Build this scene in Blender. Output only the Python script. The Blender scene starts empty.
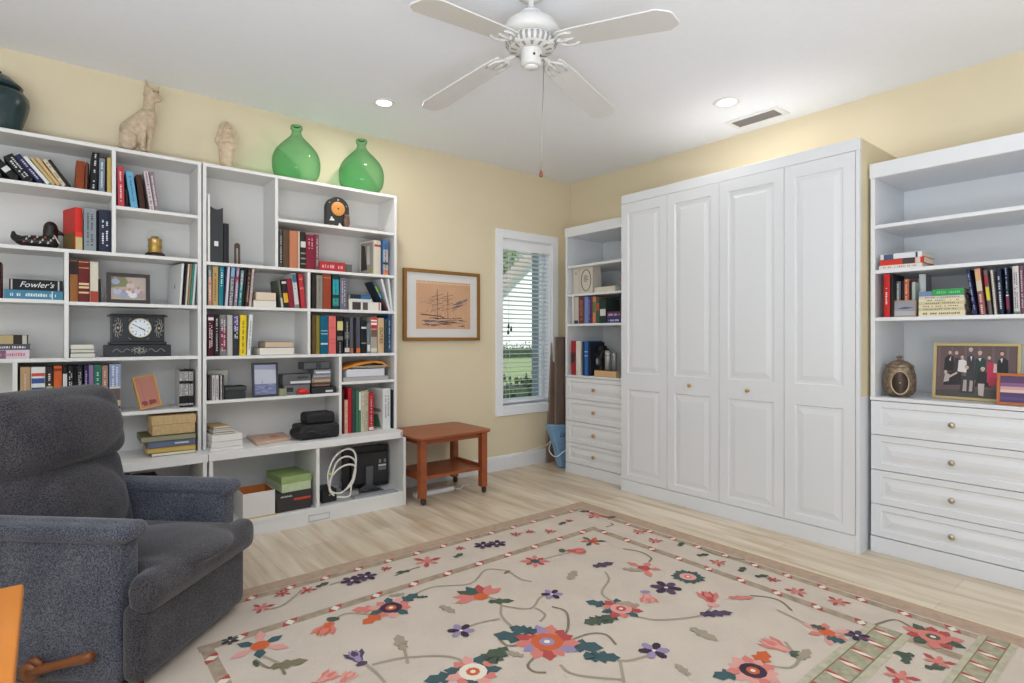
import bpy, bmesh, math, random
from mathutils import Vector, Matrix, Euler
random.seed(7)
C = bpy.context.scene.collection
SC = bpy.context.scene
PI = math.pi

# ------------------------------------------------------------------ camera
FPX, V0, YAW, CX, CY, CZ = 569.5, 337.38, 0.88849, -4.0686, -4.0649, 1.1986
cam_d = bpy.data.cameras.new('camera')
cam_d.sensor_width = 36.0
cam_d.lens = FPX / 1024 * 36.0
cam_d.shift_y = -(341.5 - V0) / 1024
cam_d.clip_start = 0.05
cam = bpy.data.objects.new('camera', cam_d); C.objects.link(cam)
cam.location = (CX, CY, CZ)
cam.rotation_euler = (PI / 2, 0, YAW - PI / 2)
SC.camera = cam

# ------------------------------------------------------------------ colour management, sky, daylight
SC.view_settings.view_transform = 'Standard'
SC.view_settings.look = 'None'
SC.view_settings.exposure = 0.0
SC.view_settings.gamma = 1.0
SC.view_settings.use_curve_mapping = False
W = bpy.data.worlds.new('sky'); SC.world = W; W.use_nodes = True
bg = W.node_tree.nodes['Background']
bg.inputs[0].default_value = (0.83, 0.95, 1.10, 1)
bg.inputs[1].default_value = 0.62

def area(name, loc, rot, sx, sy, power, col=(1, 1, 1), shape='RECTANGLE'):
    d = bpy.data.lights.new(name, 'AREA'); d.shape = shape; d.size = sx; d.size_y = sy
    d.energy = power; d.color = col
    o = bpy.data.objects.new(name, d); C.objects.link(o); o.location = loc; o.rotation_euler = rot
    return o
# added ceiling fill, sun, and daylight falling through the left wall's big window
area('added_ceiling_fill', (-4.7, -5.2, 0.6), (PI, 0, 0), 2.2, 2.0, 185, (0.85, 0.965, 1.12))  # unseen upward fill light added behind the camera to brighten the ceiling
sd = bpy.data.lights.new('sun', 'SUN'); sd.energy = 4.2; sd.angle = 0.02; sd.color = (1, .97, .92)
sun = bpy.data.objects.new('sun', sd); C.objects.link(sun); sun.rotation_euler = (math.radians(38), 0, math.radians(-8))
area('window_daylight', (-5.95, -3.4, 1.5), (0, -PI / 2 + 0.0, 0), 1.6, 2.2, 24, (0.86, 0.97, 1.10))

# ------------------------------------------------------------------ photo pixel -> point on a known plane of the room
CA, SA = math.cos(YAW), math.sin(YAW)
def ray(u, v):
    t = (u - 512) / FPX
    return Vector((CA + t * SA, SA - t * CA, (V0 - v) / FPX))
def at(u, v, axis, c):
    d = ray(u, v); o = Vector((CX, CY, CZ)); i = 'xyz'.index(axis)
    return o + d * ((c - o[i]) / d[i])

# ------------------------------------------------------------------ materials
def lin(c):
    out = []
    for v in c[:3]:
        v = v / 255.0
        out.append(v / 12.92 if v <= 0.04045 else ((v + 0.055) / 1.055) ** 2.4)
    return (out[0], out[1], out[2], 1.0)
MATS = {}
def mat(col, rough=0.6, metal=0.0, noise=0.0, scale=20.0, spec=0.5, emit=0.0, bump=0.0, bscale=None, name=None, stretch=(1, 1, 1)):
    key = (tuple(col), rough, metal, noise, scale, spec, emit, bump, bscale, stretch)
    if key in MATS: return MATS[key]
    m = bpy.data.materials.new(name or 'surface'); m.use_nodes = True
    nt = m.node_tree; b = nt.nodes['Principled BSDF']; L = nt.links
    b.inputs['Base Color'].default_value = lin(col)
    b.inputs['Roughness'].default_value = rough
    b.inputs['Metallic'].default_value = metal
    b.inputs['Specular IOR Level'].default_value = spec
    if emit:
        b.inputs['Emission Color'].default_value = lin(col); b.inputs['Emission Strength'].default_value = emit
    if noise or bump:
        tc = nt.nodes.new('ShaderNodeTexCoord'); mp = nt.nodes.new('ShaderNodeMapping')
        mp.inputs['Scale'].default_value = stretch
        L.new(tc.outputs['Object'], mp.inputs['Vector'])
        if noise:
            n = nt.nodes.new('ShaderNodeTexNoise'); n.inputs['Scale'].default_value = scale; n.inputs['Detail'].default_value = 6
            L.new(mp.outputs[0], n.inputs['Vector'])
            r = nt.nodes.new('ShaderNodeValToRGB'); c = lin(col)
            r.color_ramp.elements[0].position = 0.3; r.color_ramp.elements[1].position = 0.7
            r.color_ramp.elements[0].color = tuple(max(0, x * (1 - noise)) for x in c[:3]) + (1,)
            r.color_ramp.elements[1].color = tuple(min(1, x * (1 + noise)) for x in c[:3]) + (1,)
            L.new(n.outputs['Fac'], r.inputs[0]); L.new(r.outputs[0], b.inputs['Base Color'])
        if bump:
            n2 = nt.nodes.new('ShaderNodeTexNoise'); n2.inputs['Scale'].default_value = bscale or scale; n2.inputs['Detail'].default_value = 4
            L.new(mp.outputs[0], n2.inputs['Vector'])
            bp = nt.nodes.new('ShaderNodeBump'); bp.inputs['Strength'].default_value = bump; bp.inputs['Distance'].default_value = 0.01
            L.new(n2.outputs['Fac'], bp.inputs['Height']); L.new(bp.outputs[0], b.inputs['Normal'])
    MATS[key] = m
    return m

def plank_material():
    m = bpy.data.materials.new('pale_plank_floor'); m.use_nodes = True
    nt = m.node_tree; b = nt.nodes['Principled BSDF']; L = nt.links; N = nt.nodes.new
    tc = N('ShaderNodeTexCoord'); mp = N('ShaderNodeMapping'); mp.inputs['Rotation'].default_value = (0, 0, PI / 2)
    L.new(tc.outputs['Object'], mp.inputs['Vector'])
    br = N('ShaderNodeTexBrick'); br.inputs['Scale'].default_value = 1.0
    br.inputs['Brick Width'].default_value = 1.25; br.inputs['Row Height'].default_value = 0.185
    br.inputs['Mortar Size'].default_value = 0.0012; br.inputs['Mortar Smooth'].default_value = 0.2
    br.offset = 0.37
    br.inputs['Color1'].default_value = lin((228, 214, 192)); br.inputs['Color2'].default_value = lin((214, 198, 174))
    br.inputs['Mortar'].default_value = lin((186, 166, 138))
    L.new(mp.outputs[0], br.inputs['Vector'])
    m2 = N('ShaderNodeMapping'); m2.inputs['Scale'].default_value = (9, 0.9, 1); L.new(tc.outputs['Object'], m2.inputs['Vector'])
    n = N('ShaderNodeTexNoise'); n.inputs['Scale'].default_value = 1.6; n.inputs['Detail'].default_value = 8; n.inputs['Distortion'].default_value = 0.6
    L.new(m2.outputs[0], n.inputs['Vector'])
    r = N('ShaderNodeValToRGB'); r.color_ramp.elements[0].position = 0.32; r.color_ramp.elements[1].position = 0.62
    r.color_ramp.elements[0].color = lin((208, 190, 166)); r.color_ramp.elements[1].color = (1, 1, 1, 1)
    L.new(n.outputs['Fac'], r.inputs[0])
    mx = N('ShaderNodeMix'); mx.data_type = 'RGBA'; mx.blend_type = 'MULTIPLY'; mx.inputs[0].default_value = 0.75
    L.new(br.outputs['Color'], mx.inputs[6]); L.new(r.outputs[0], mx.inputs[7]); L.new(mx.outputs[2], b.inputs['Base Color'])
    b.inputs['Roughness'].default_value = 0.36
    return m

def fabric_material(dark, light, scale=260, tint=None):
    m = bpy.data.materials.new('tweed_fabric'); m.use_nodes = True
    nt = m.node_tree; b = nt.nodes['Principled BSDF']; L = nt.links; N = nt.nodes.new
    tc = N('ShaderNodeTexCoord')
    n = N('ShaderNodeTexNoise'); n.inputs['Scale'].default_value = scale; n.inputs['Detail'].default_value = 3
    L.new(tc.outputs['Object'], n.inputs['Vector'])
    r = N('ShaderNodeValToRGB'); r.color_ramp.elements[0].position = 0.36; r.color_ramp.elements[1].position = 0.66
    r.color_ramp.elements[0].color = lin(dark); r.color_ramp.elements[1].color = lin(light)
    L.new(n.outputs['Fac'], r.inputs[0])
    n2 = N('ShaderNodeTexNoise'); n2.inputs['Scale'].default_value = 7; n2.inputs['Detail'].default_value = 4
    L.new(tc.outputs['Object'], n2.inputs['Vector'])
    r2 = N('ShaderNodeValToRGB'); r2.color_ramp.elements[0].position = 0.35; r2.color_ramp.elements[1].position = 0.65
    r2.color_ramp.elements[0].color = (0.62, 0.62, 0.68, 1); r2.color_ramp.elements[1].color = (1, 1, 1, 1)
    L.new(n2.outputs['Fac'], r2.inputs[0])
    mx = N('ShaderNodeMix'); mx.data_type = 'RGBA'; mx.blend_type = 'MULTIPLY'; mx.inputs[0].default_value = 0.8
    L.new(r.outputs[0], mx.inputs[6]); L.new(r2.outputs[0], mx.inputs[7]); L.new(mx.outputs[2], b.inputs['Base Color'])
    bp = N('ShaderNodeBump'); bp.inputs['Strength'].default_value = 0.35; bp.inputs['Distance'].default_value = 0.004
    L.new(n.outputs['Fac'], bp.inputs['Height']); L.new(bp.outputs[0], b.inputs['Normal'])
    b.inputs['Roughness'].default_value = 0.92; b.inputs['Specular IOR Level'].default_value = 0.15
    b.inputs['Sheen Weight'].default_value = 0.25; b.inputs['Sheen Roughness'].default_value = 0.5
    return m

def glass_material(tint, rough=0.0, mixf=0.04, name='thin_glass', edge=0.5, tint2=None):
    m = bpy.data.materials.new(name); m.use_nodes = True
    nt = m.node_tree; nt.nodes.remove(nt.nodes['Principled BSDF']); L = nt.links; N = nt.nodes.new
    t = N('ShaderNodeBsdfTransparent'); t.inputs[0].default_value = tint
    g = N('ShaderNodeBsdfGlossy'); g.inputs[1].default_value = rough
    f = N('ShaderNodeLayerWeight'); pw = N('ShaderNodeMath'); pw.operation = 'POWER'; pw.inputs[1].default_value = 4.0; L.new(f.outputs['Facing'], pw.inputs[0])
    ma = N('ShaderNodeMath'); ma.operation = 'MULTIPLY_ADD'; ma.inputs[1].default_value = edge; ma.inputs[2].default_value = mixf; L.new(pw.outputs[0], ma.inputs[0])
    if tint2:
        tm = N('ShaderNodeMix'); tm.data_type = 'RGBA'; p2 = N('ShaderNodeMath'); p2.operation = 'POWER'; p2.inputs[1].default_value = 2.0; L.new(f.outputs['Facing'], p2.inputs[0])
        L.new(p2.outputs[0], tm.inputs[0]); tm.inputs[6].default_value = tint; tm.inputs[7].default_value = tint2; L.new(tm.outputs[2], t.inputs[0])
    ge = N('ShaderNodeNewGeometry'); fb = N('ShaderNodeMath'); fb.operation = 'SUBTRACT'; fb.inputs[0].default_value = 1.0; L.new(ge.outputs['Backfacing'], fb.inputs[1])
    fm = N('ShaderNodeMath'); fm.operation = 'MULTIPLY'; L.new(ma.outputs[0], fm.inputs[0]); L.new(fb.outputs[0], fm.inputs[1])
    mx = N('ShaderNodeMixShader'); L.new(fm.outputs[0], mx.inputs[0]); L.new(t.outputs[0], mx.inputs[1]); L.new(g.outputs[0], mx.inputs[2])
    L.new(mx.outputs[0], nt.nodes['Material Output'].inputs[0])
    return m

WHITE = mat((234, 234, 234), 0.42, name='white_painted_wood')
WHITE2 = mat((228, 226, 222), 0.5, name='white_shelf_laminate')
CABW = mat((225, 226, 228), 0.35, name='white_thermofoil')
WALL = mat((228, 213, 181), 0.85, noise=0.015, scale=3, name='pale_yellow_wall_paint')
CEIL = mat((244, 246, 250), 0.9, noise=0.01, scale=30, name='white_ceiling_paint')
BLACK = mat((22, 22, 24), 0.45)
PAGE = mat((226, 214, 190), 0.8, noise=0.05, scale=60)
GOLD = mat((184, 140, 62), 0.35, metal=0.8)
BRASS = mat((196, 160, 92), 0.28, metal=1.0)
NICKEL = mat((190, 180, 160), 0.28, metal=1.0)

# ------------------------------------------------------------------ mesh building
class MB:
    def __init__(s): s.bm = bmesh.new(); s.mats = []
    def mi(s, m):
        if m not in s.mats: s.mats.append(m)
        return s.mats.index(m)
    def faces(s, vs, fs, m, smooth=False, M=None):
        if M is not None: vs = [M @ Vector(v) for v in vs]
        V = [s.bm.verts.new(v) for v in vs]; i = s.mi(m)
        for f in fs:
            try:
                F = s.bm.faces.new([V[k] for k in f]); F.material_index = i; F.smooth = smooth
            except ValueError: pass
        return V
    def box(s, a, b, m, bev=0.0, M=None, seg=2):
        x0, x1 = sorted((a[0], b[0])); y0, y1 = sorted((a[1], b[1])); z0, z1 = sorted((a[2], b[2]))
        vs = [(x0, y0, z0), (x1, y0, z0), (x1, y1, z0), (x0, y1, z0), (x0, y0, z1), (x1, y0, z1), (x1, y1, z1), (x0, y1, z1)]
        fs = [(0, 3, 2, 1), (4, 5, 6, 7), (0, 1, 5, 4), (1, 2, 6, 5), (2, 3, 7, 6), (3, 0, 4, 7)]
        if not bev:
            s.faces(vs, fs, m, M=M); return s
        t = bmesh.new(); V = [t.verts.new(v) for v in vs]
        for f in fs: t.faces.new([V[k] for k in f])
        bmesh.ops.bevel(t, geom=list(t.edges), offset=bev, segments=seg, affect='EDGES', profile=0.5)
        s.absorb(t, m, M, smooth=seg > 2); return s
    def absorb(s, t, m, M=None, smooth=False):
        t.verts.index_update(); i = s.mi(m)
        V = [s.bm.verts.new(M @ v.co if M is not None else v.co) for v in t.verts]
        for f in t.faces:
            try:
                F = s.bm.faces.new([V[v.index] for v in f.verts]); F.material_index = i; F.smooth = smooth
            except ValueError: pass
        t.free()
    def lathe(s, prof, m, n=32, c=(0, 0, 0), smooth=True, M=None, sx=1, sy=1):
        vs = []; fs = []
        for r, z in prof:
            for k in range(n):
                a = 2 * PI * k / n; vs.append((c[0] + r * sx * math.cos(a), c[1] + r * sy * math.sin(a), c[2] + z))
        for i in range(len(prof) - 1):
            for k in range(n):
                k2 = (k + 1) % n; fs.append((i * n + k, i * n + k2, (i + 1) * n + k2, (i + 1) * n + k))
        flatdisc = len(prof) == 2 and prof[0][0] < 1e-6
        if prof[0][0] > 1e-6: fs.append(tuple(reversed(range(n))))
        if prof[-1][0] > 1e-6 and not flatdisc: fs.append(tuple((len(prof) - 1) * n + k for k in range(n)))
        V = s.faces(vs, fs, m, smooth, M)
        bmesh.ops.remove_doubles(s.bm, verts=V, dist=1e-6); return s
    def tube(s, pts, r, m, n=8, closed=False, smooth=True):
        P = [Vector(p) for p in pts]; k = len(P); vs = []; fs = []
        rr = r if isinstance(r, (list, tuple)) else [r] * k
        prev = None
        for i in range(k):
            if closed: d = P[(i + 1) % k] - P[i - 1]
            else: d = P[min(i + 1, k - 1)] - P[max(i - 1, 0)]
            d.normalize()
            if prev is None:
                a = Vector((0, 0, 1)) if abs(d.z) < 0.9 else Vector((1, 0, 0)); u = d.cross(a).normalized()
            else:
                u = (prev - d * prev.dot(d)); u = u.normalized() if u.length > 1e-6 else d.orthogonal().normalized()
            prev = u; w = d.cross(u)
            for j in range(n):
                a = 2 * PI * j / n; vs.append(P[i] + (u * math.cos(a) + w * math.sin(a)) * rr[i])
        for i in range(k if closed else k - 1):
            i2 = (i + 1) % k
            for j in range(n):
                j2 = (j + 1) % n; fs.append((i * n + j, i * n + j2, i2 * n + j2, i2 * n + j))
        if not closed:
            fs.append(tuple(reversed(range(n)))); fs.append(tuple((k - 1) * n + j for j in range(n)))
        s.faces(vs, fs, m, smooth); return s
    def prism(s, poly, d0, d1, m, axis='y', M=None, smooth=False):
        n = len(poly)
        def P(a, b, d): return (a, d, b) if axis == 'y' else ((a, b, d) if axis == 'z' else (d, a, b))
        vs = [P(a, b, d0) for a, b in poly] + [P(a, b, d1) for a, b in poly]
        fs = [tuple(range(n)), tuple(reversed(range(n, 2 * n)))] + [((i + 1) % n, i, n + i, n + (i + 1) % n) for i in range(n)]
        s.faces(vs, fs, m, smooth, M); return s
    def quad(s, a, b, c, d, m, M=None): s.faces([a, b, c, d], [(0, 1, 2, 3)], m, M=M); return s
    def build(s, name, parent=None, sub=0, bevel=0.0, loc=None):
        bmesh.ops.recalc_face_normals(s.bm, faces=s.bm.faces)
        me = bpy.data.meshes.new(name); s.bm.to_mesh(me); s.bm.free()
        for m in s.mats: me.materials.append(m)
        o = bpy.data.objects.new(name, me); C.objects.link(o)
        if parent is not None: o.parent = parent
        if loc is not None: o.location = loc
        if bevel:
            b = o.modifiers.new('edge', 'BEVEL'); b.width = bevel; b.segments = 2; b.limit_method = 'ANGLE'
        if sub:
            q = o.modifiers.new('sub', 'SUBSURF'); q.levels = sub; q.render_levels = sub
        return o

def tag(o, label=None, cat=None, group=None, kind=None):
    if label: o['label'] = label
    if cat: o['category'] = cat
    if group: o['group'] = group
    if kind: o['kind'] = kind
    return o
def empty(name, label, cat, loc=(0, 0, 0), rz=0.0, group=None, ry=0.0, rx=0.0):
    o = bpy.data.objects.new(name, None); C.objects.link(o); o.empty_display_size = 0.05
    o.location = loc; o.rotation_euler = (rx, ry, rz)
    return tag(o, label, cat, group)
def struct(o): o['kind'] = 'structure'; return o

def bake(o):
    """apply an object's modifiers into its mesh"""
    dg = bpy.context.evaluated_depsgraph_get(); dg.update()
    me = bpy.data.meshes.new_from_object(o.evaluated_get(dg))
    o.modifiers.clear(); old = o.data; o.data = me; bpy.data.meshes.remove(old)
    return o
def blob(name, items, m, voxel=0.006, parent=None, loc=None, smooth=3):
    """one continuous surface out of overlapping ellipsoids ('e'), tapered limbs ('c') and soft boxes ('b')"""
    t = MB()
    for it in items:
        if it[0] == 'e':
            _, c, r = it[:3]; R = Euler(it[3]).to_matrix().to_4x4() if len(it) > 3 else Matrix()
            M = Matrix.Translation(c) @ R @ Matrix.Diagonal((r[0], r[1], r[2], 1))
            q = bmesh.new(); bmesh.ops.create_icosphere(q, subdivisions=3, radius=1); t.absorb(q, m, M)
        elif it[0] == 'c':
            _, a, b, r0, r1 = it; a = Vector(a); b = Vector(b)
            nn = max(8, int((b - a).length / (min(r0, r1) * .22)))
            for k in range(nn + 1):
                f = k / nn; q = bmesh.new(); bmesh.ops.create_icosphere(q, subdivisions=2, radius=r0 + (r1 - r0) * f)
                t.absorb(q, m, Matrix.Translation(a.lerp(b, f)))
        elif it[0] == 'b':
            _, a, b, bev = it[:4]; t.box(a, b, m, bev, M=it[4] if len(it) > 4 else None, seg=4)
    o = t.build(name, parent, loc=loc)
    r = o.modifiers.new('r', 'REMESH'); r.mode = 'VOXEL'; r.voxel_size = voxel; r.use_smooth_shade = True
    if smooth:
        s = o.modifiers.new('s', 'SMOOTH'); s.iterations = smooth; s.factor = 0.6
    bake(o)
    if not o.data.materials: o.data.materials.append(m)
    for p in o.data.polygons: p.use_smooth = True
    return o
def text_mesh(body, size, m, parent, name, M, extrude=0.0004, width=None, shear=0.0):
    cu = bpy.data.curves.new('lettering', 'FONT'); cu.body = body; cu.size = size; cu.extrude = extrude; cu.shear = shear
    cu.align_x = 'CENTER'; cu.align_y = 'CENTER'; cu.resolution_u = 3
    o = bpy.data.objects.new('lettering', cu); C.objects.link(o)
    dg = bpy.context.evaluated_depsgraph_get(); dg.update()
    me = bpy.data.meshes.new_from_object(o.evaluated_get(dg)); bpy.data.objects.remove(o); bpy.data.curves.remove(cu)
    xs = [v.co.x for v in me.vertices]
    if width and xs:
        k = width / max(1e-6, max(xs) - min(xs))
        for v in me.vertices: v.co.x *= k
    me.transform(M); me.materials.clear(); me.materials.append(m)
    t = bpy.data.objects.new(name, me); C.objects.link(t); t.parent = parent
    return t
# lettering frames in a thing's own axes (x right, y into the shelf, z up): read along x, or down a spine
FACE = Matrix(((1, 0, 0, 0), (0, 0, -1, 0), (0, 1, 0, 0), (0, 0, 0, 1)))
DOWN = Matrix(((0, 1, 0, 0), (0, 0, -1, 0), (-1, 0, 0, 0), (0, 0, 0, 1)))
def put(x, y, z, R): return Matrix.Translation((x, y, z)) @ R

# ================================================================== THE SETTING
H = 2.74
def sbox(name, parts, m, bev=0.0):
    t = MB()
    for a, b in parts: t.box(a, b, m, bev)
    return struct(t.build(name))
XL, YN = -5.9, -6.6
fl = sbox('floor', [((XL, YN, -0.12), (0.0, 0.0, 0.0))], plank_material())
sbox('ceiling', [((XL, YN, H), (0.14, 0.14, H + 0.12))], CEIL)
WX0, WX1, WZ0, WZ1 = -0.885, -0.275, 0.565, 2.10       # window opening in the back wall
sbox('wall_back', [((XL, 0, 0), (WX0, 0.14, H)), ((WX1, 0, 0), (0.14, 0.14, H)),
                   ((WX0, 0, 0), (WX1, 0.14, WZ0)), ((WX0, 0, WZ1), (WX1, 0.14, H))], WALL)
sbox('wall_right', [((0, YN, 0), (0.14, 0, H))], WALL)
# left wall with the wide window that lets the daylight in
sbox('wall_left', [((XL, -2.2, 0), (XL - 0.14, 0.14, H)), ((XL, YN, 0), (XL - 0.14, -4.6, H)),
                   ((XL, -4.6, 0), (XL - 0.14, -2.2, 0.6)), ((XL, -4.6, 2.3), (XL - 0.14, -2.2, H))], WALL)
t = MB(); t.prism([(0, 0), (-0.016, 0), (-0.016, 0.105), (-0.010, 0.125), (0, 0.13)], XL, -0.0, WHITE, axis='x')
struct(t.build('baseboard_back'))
t = MB(); t.prism([(YN, 0), (-3.9, 0), (-3.9, 0.13), (YN, 0.13)], -0.016, 0, WHITE, axis='x')
struct(t.build('baseboard_right'))

# window: casing, sash, pane, sill board
win = empty('window_1', None, None, ((WX0 + WX1) / 2, 0, WZ0)); struct(win)
def wl(x, y, z): return (x - (WX0 + WX1) / 2, y, z - WZ0)
WINW = mat((244, 245, 248), 0.4)
t = MB(); k = 0.078
for a, b in (((WX0 - k, -0.022, WZ0 - k), (WX0, 0.0, WZ1 + k)), ((WX1, -0.022, WZ0 - k), (WX1 + k, 0.0, WZ1 + k)),
             ((WX0, -0.022, WZ1), (WX1, 0.0, WZ1 + k)), ((WX0, -0.022, WZ0 - k), (WX1, 0.0, WZ0))):
    t.box(wl(*a), wl(*b), WINW, 0.004)
t.build('window_casing', win)
t = MB()
for a, b in (((WX0, 0.0, WZ0), (WX0 + 0.012, 0.13, WZ1)), ((WX1 - 0.012, 0.0, WZ0), (WX1, 0.13, WZ1)),
             ((WX0 + .012, 0.0, WZ0), (WX1 - .012, 0.13, WZ0 + 0.012)), ((WX0 + .012, 0.0, WZ1 - 0.012), (WX1 - .012, 0.13, WZ1))):
    t.box(wl(*a), wl(*b), WINW)
t.build('window_jamb', win)
t = MB()
x0, x1, z0, z1 = WX0 + .012, WX1 - .012, WZ0 + .012, WZ1 - .012
for a, b in (((x0, 0.085, z0), (x0 + .04, 0.12, z1)), ((x1 - .04, 0.085, z0), (x1, 0.12, z1)),
             ((x0 + .04, 0.085, z0), (x1 - .04, 0.12, z0 + .05)), ((x0 + .04, 0.085, z1 - .04), (x1 - .04, 0.12, z1))):
    t.box(wl(*a), wl(*b), WINW, 0.003)
t.build('window_sash', win)
t = MB(); t.box(wl(x0 + .04, 0.1, z0 + .05), wl(x1 - .04, 0.104, z1 - .04), glass_material((0.98, 1, 0.99, 1), name='window_glass'))
t.build('window_pane', win)

# slatted blind hanging in the window
bl = empty('window_blind', 'white slatted blind hanging in the narrow window beside the ship picture', 'blind', ((WX0 + WX1) / 2, 0.045, WZ0))
BW = mat((246, 247, 250), 0.45)
hw = (WX1 - WX0) / 2 - 0.014
t = MB(); t.box((-hw - .003, -0.045, 1.435), (hw + .003, -0.033, 1.522), BW, 0.003); t.box((-hw, -0.03, 1.475), (hw, 0.03, 1.52), BW)
t.build('headrail', bl)
SLATM = bpy.data.materials.new('white_translucent_slat'); SLATM.use_nodes = True; _b = SLATM.node_tree.nodes['Principled BSDF']; _b.inputs['Base Color'].default_value = lin((252, 252, 254)); _b.inputs['Roughness'].default_value = .4
_t = SLATM.node_tree.nodes.new('ShaderNodeBsdfTranslucent'); _t.inputs[0].default_value = (.95, .96, .97, 1); _m = SLATM.node_tree.nodes.new('ShaderNodeMixShader'); _m.inputs[0].default_value = .55
SLATM.node_tree.links.new(_b.outputs[0], _m.inputs[1]); SLATM.node_tree.links.new(_t.outputs[0], _m.inputs[2]); SLATM.node_tree.links.new(_m.outputs[0], SLATM.node_tree.nodes['Material Output'].inputs[0])
NS = 33; top = 1.425; pitch = 0.0412
sm = MB(); prof = []
for k in range(7):
    y = -0.025 + 0.05 * k / 6; prof.append((y, 0.0045 * (1 - (y / 0.025) ** 2)))
vs = [(sx * hw, y, z + dz) for sx in (-1, 1) for dz in (0, 0.0020) for y, z in prof]
fs = []
for i in range(6):
    fs += [(i, i + 1, 15 + i - 0, 14 + i), (7 + i, 21 + i, 22 + i, 8 + i)]
fs += [(0, 14, 21, 7), (6, 13, 27, 20)]
sm.faces(vs, fs, SLATM, True)
sl = sm.build('slat', bl); sl.location = (0, 0, top); sl.rotation_euler = (math.radians(-7), 0, 0)
for k in range(1, NS):
    c = sl.copy(); C.objects.link(c); c.parent = bl; c.location = (0, 0, top - pitch * k)
t = MB(); t.box((-hw, -0.025, 0.03), (hw, 0.025, 0.052), BW, 0.004); t.build('bottom_rail', bl)
t = MB()
for x in (-hw + .09, hw - .09):
    for y in (-0.027, 0.027): t.tube([(x, y, 0.04), (x, y, 1.48)], 0.0012, BW, 5)
t.build('ladder_cord', bl)
t = MB()
for x, z in ((-0.235, 0.715), (-0.205, 0.69), (-0.24, 0.66)):
    t.lathe([(0.003, 0.05), (0.008, 0.03), (0.011, 0.006), (0.006, 0)], mat((28, 28, 30), 0.5), 10, (x, -0.056, z)); t.tube([(x, -0.056, z + .05), (x, -0.056, 1.45)], 0.0011, BW, 5)
t.build('pull_cord', bl)

# ------------------------------------------------------------------ outside the window
GL = -0.25
lawn = MB(); lawn.box((-14, 0.3, GL - .1), (40, 46, GL), mat((132, 150, 104), 0.95, noise=0.2, scale=6))
struct(lawn.build('lawn'))
HEDGE = mat((60, 80, 54), 0.9, noise=0.6, scale=9)
def hedge(name, label, a, b, n, rad):
    t = MB(); rnd = random.Random(3)
    for i in range(n):
        c = Vector([rnd.uniform(a[k], b[k]) for k in range(3)])
        for j in range(9):
            p = c + Vector((rnd.gauss(0, rad), rnd.gauss(0, rad), rnd.gauss(0, rad * .8)))
            e = Euler((rnd.uniform(0, 6), rnd.uniform(0, 6), rnd.uniform(0, 6))).to_matrix().to_4x4()
            s_ = rnd.uniform(.05, .11)
            t.faces([(-s_, 0, 0), (0, s_ * .5, .02), (s_, 0, 0), (0, -s_ * .5, .02)], [(0, 1, 2, 3)], HEDGE, M=Matrix.Translation(p) @ e)
    t.box((a[0], a[1], GL), (b[0], b[1], b[2] * .8 + GL * .2), HEDGE)
    return tag(t.build(name), label, 'hedge')
hedge('hedge', 'low clipped green hedge at the far edge of the lawn outside', (12, 27, GL), (24, 28, 0.55), 260, .22)
hedge('garden_shrub', 'dark green shrubs right below the window outside', (1.5, 5.0, GL), (5.2, 5.7, 0.25), 170, .12)
SID = mat((252, 253, 255), 0.8)
HY = 33.0
hA, hB = at(470, 318, 'y', HY), at(542, 246, 'y', HY); hR = at(600, 246, 'y', HY)
hs = empty('neighbour_house', 'white clapboard house with sloping eave seen through the blind', 'house', (hA.x, HY, GL))
t = MB(); X_ = lambda p: (p.x - hA.x, p.z - GL)
t.prism([(0, 0), (X_(hR)[0], 0), X_(hR), X_(hB), X_(hA)], 0, .3, SID, axis='y')
for k in range(30):
    z = k * .2; x0_ = 0 if z + .2 < X_(hA)[1] else (z + .2 - X_(hA)[1]) / (X_(hB)[1] - X_(hA)[1]) * X_(hB)[0]
    if x0_ < X_(hR)[0] - .3 and z + .2 < X_(hR)[1]: t.box((x0_, -.025, z), (X_(hR)[0], 0, z + .17), SID)
t.build('clapboard_wall', hs)
t = MB(); a_, b_ = X_(hA), X_(hB); t.prism([(a_[0] - 1, a_[1] - 1.0), (b_[0], b_[1]), (b_[0], b_[1] + .55), (a_[0] - 1, a_[1] - .45)], -.8, .6, mat((176, 164, 154), .8), axis='y'); t.prism([(b_[0], b_[1]), X_(hR), (X_(hR)[0], X_(hR)[1] + .55), (b_[0], b_[1] + .55)], -.8, .6, mat((176, 164, 154), .8), axis='y'); t.build('eave', hs)
TREE = mat((150, 172, 120), 0.9, noise=0.4, scale=3)
c0 = at(506, 262, 'y', 40)
tr = empty('tree', 'leafy green tree behind the white house outside the window', 'tree', (c0.x, 40, GL))
t = MB(); rnd = random.Random(5)
for i in range(900):
    p = Vector((rnd.gauss(0, .9), rnd.gauss(0, .8), c0.z - GL + rnd.gauss(0, 1.1))); e = Euler((rnd.uniform(0, 6), rnd.uniform(0, 6), 0)).to_matrix().to_4x4(); s_ = rnd.uniform(.14, .3)
    t.faces([(-s_, 0, 0), (0, s_ * .5, .02), (s_, 0, 0), (0, -s_ * .5, .02)], [(0, 1, 2, 3)], TREE, M=Matrix.Translation(p) @ e)
t.build('foliage', tr)
t = MB(); t.tube([(0, 0, 0), (.1, 0, 2.5), (0, .1, c0.z - GL)], [.25, .18, .1], mat((96, 80, 64), .9), 10); t.build('trunk', tr)
p = at(538.5, 300, 'y', 1.6); q = at(551, 300, 'y', 1.6)
pa = empty('porch_wall', 'grey green porch wall with a dark corner post outside the window', 'wall', (p.x, 1.6, GL))
t = MB(); t.box((0.03, 0, 0), (q.x - p.x + .5, .1, 3.4), mat((206, 216, 204), .8)); t.build('porch_panel', pa)
t = MB(); t.box((-.03, -.04, 0), (.03, .1, 3.4), mat((124, 134, 152), .7)); t.build('corner_post', pa)

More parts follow.
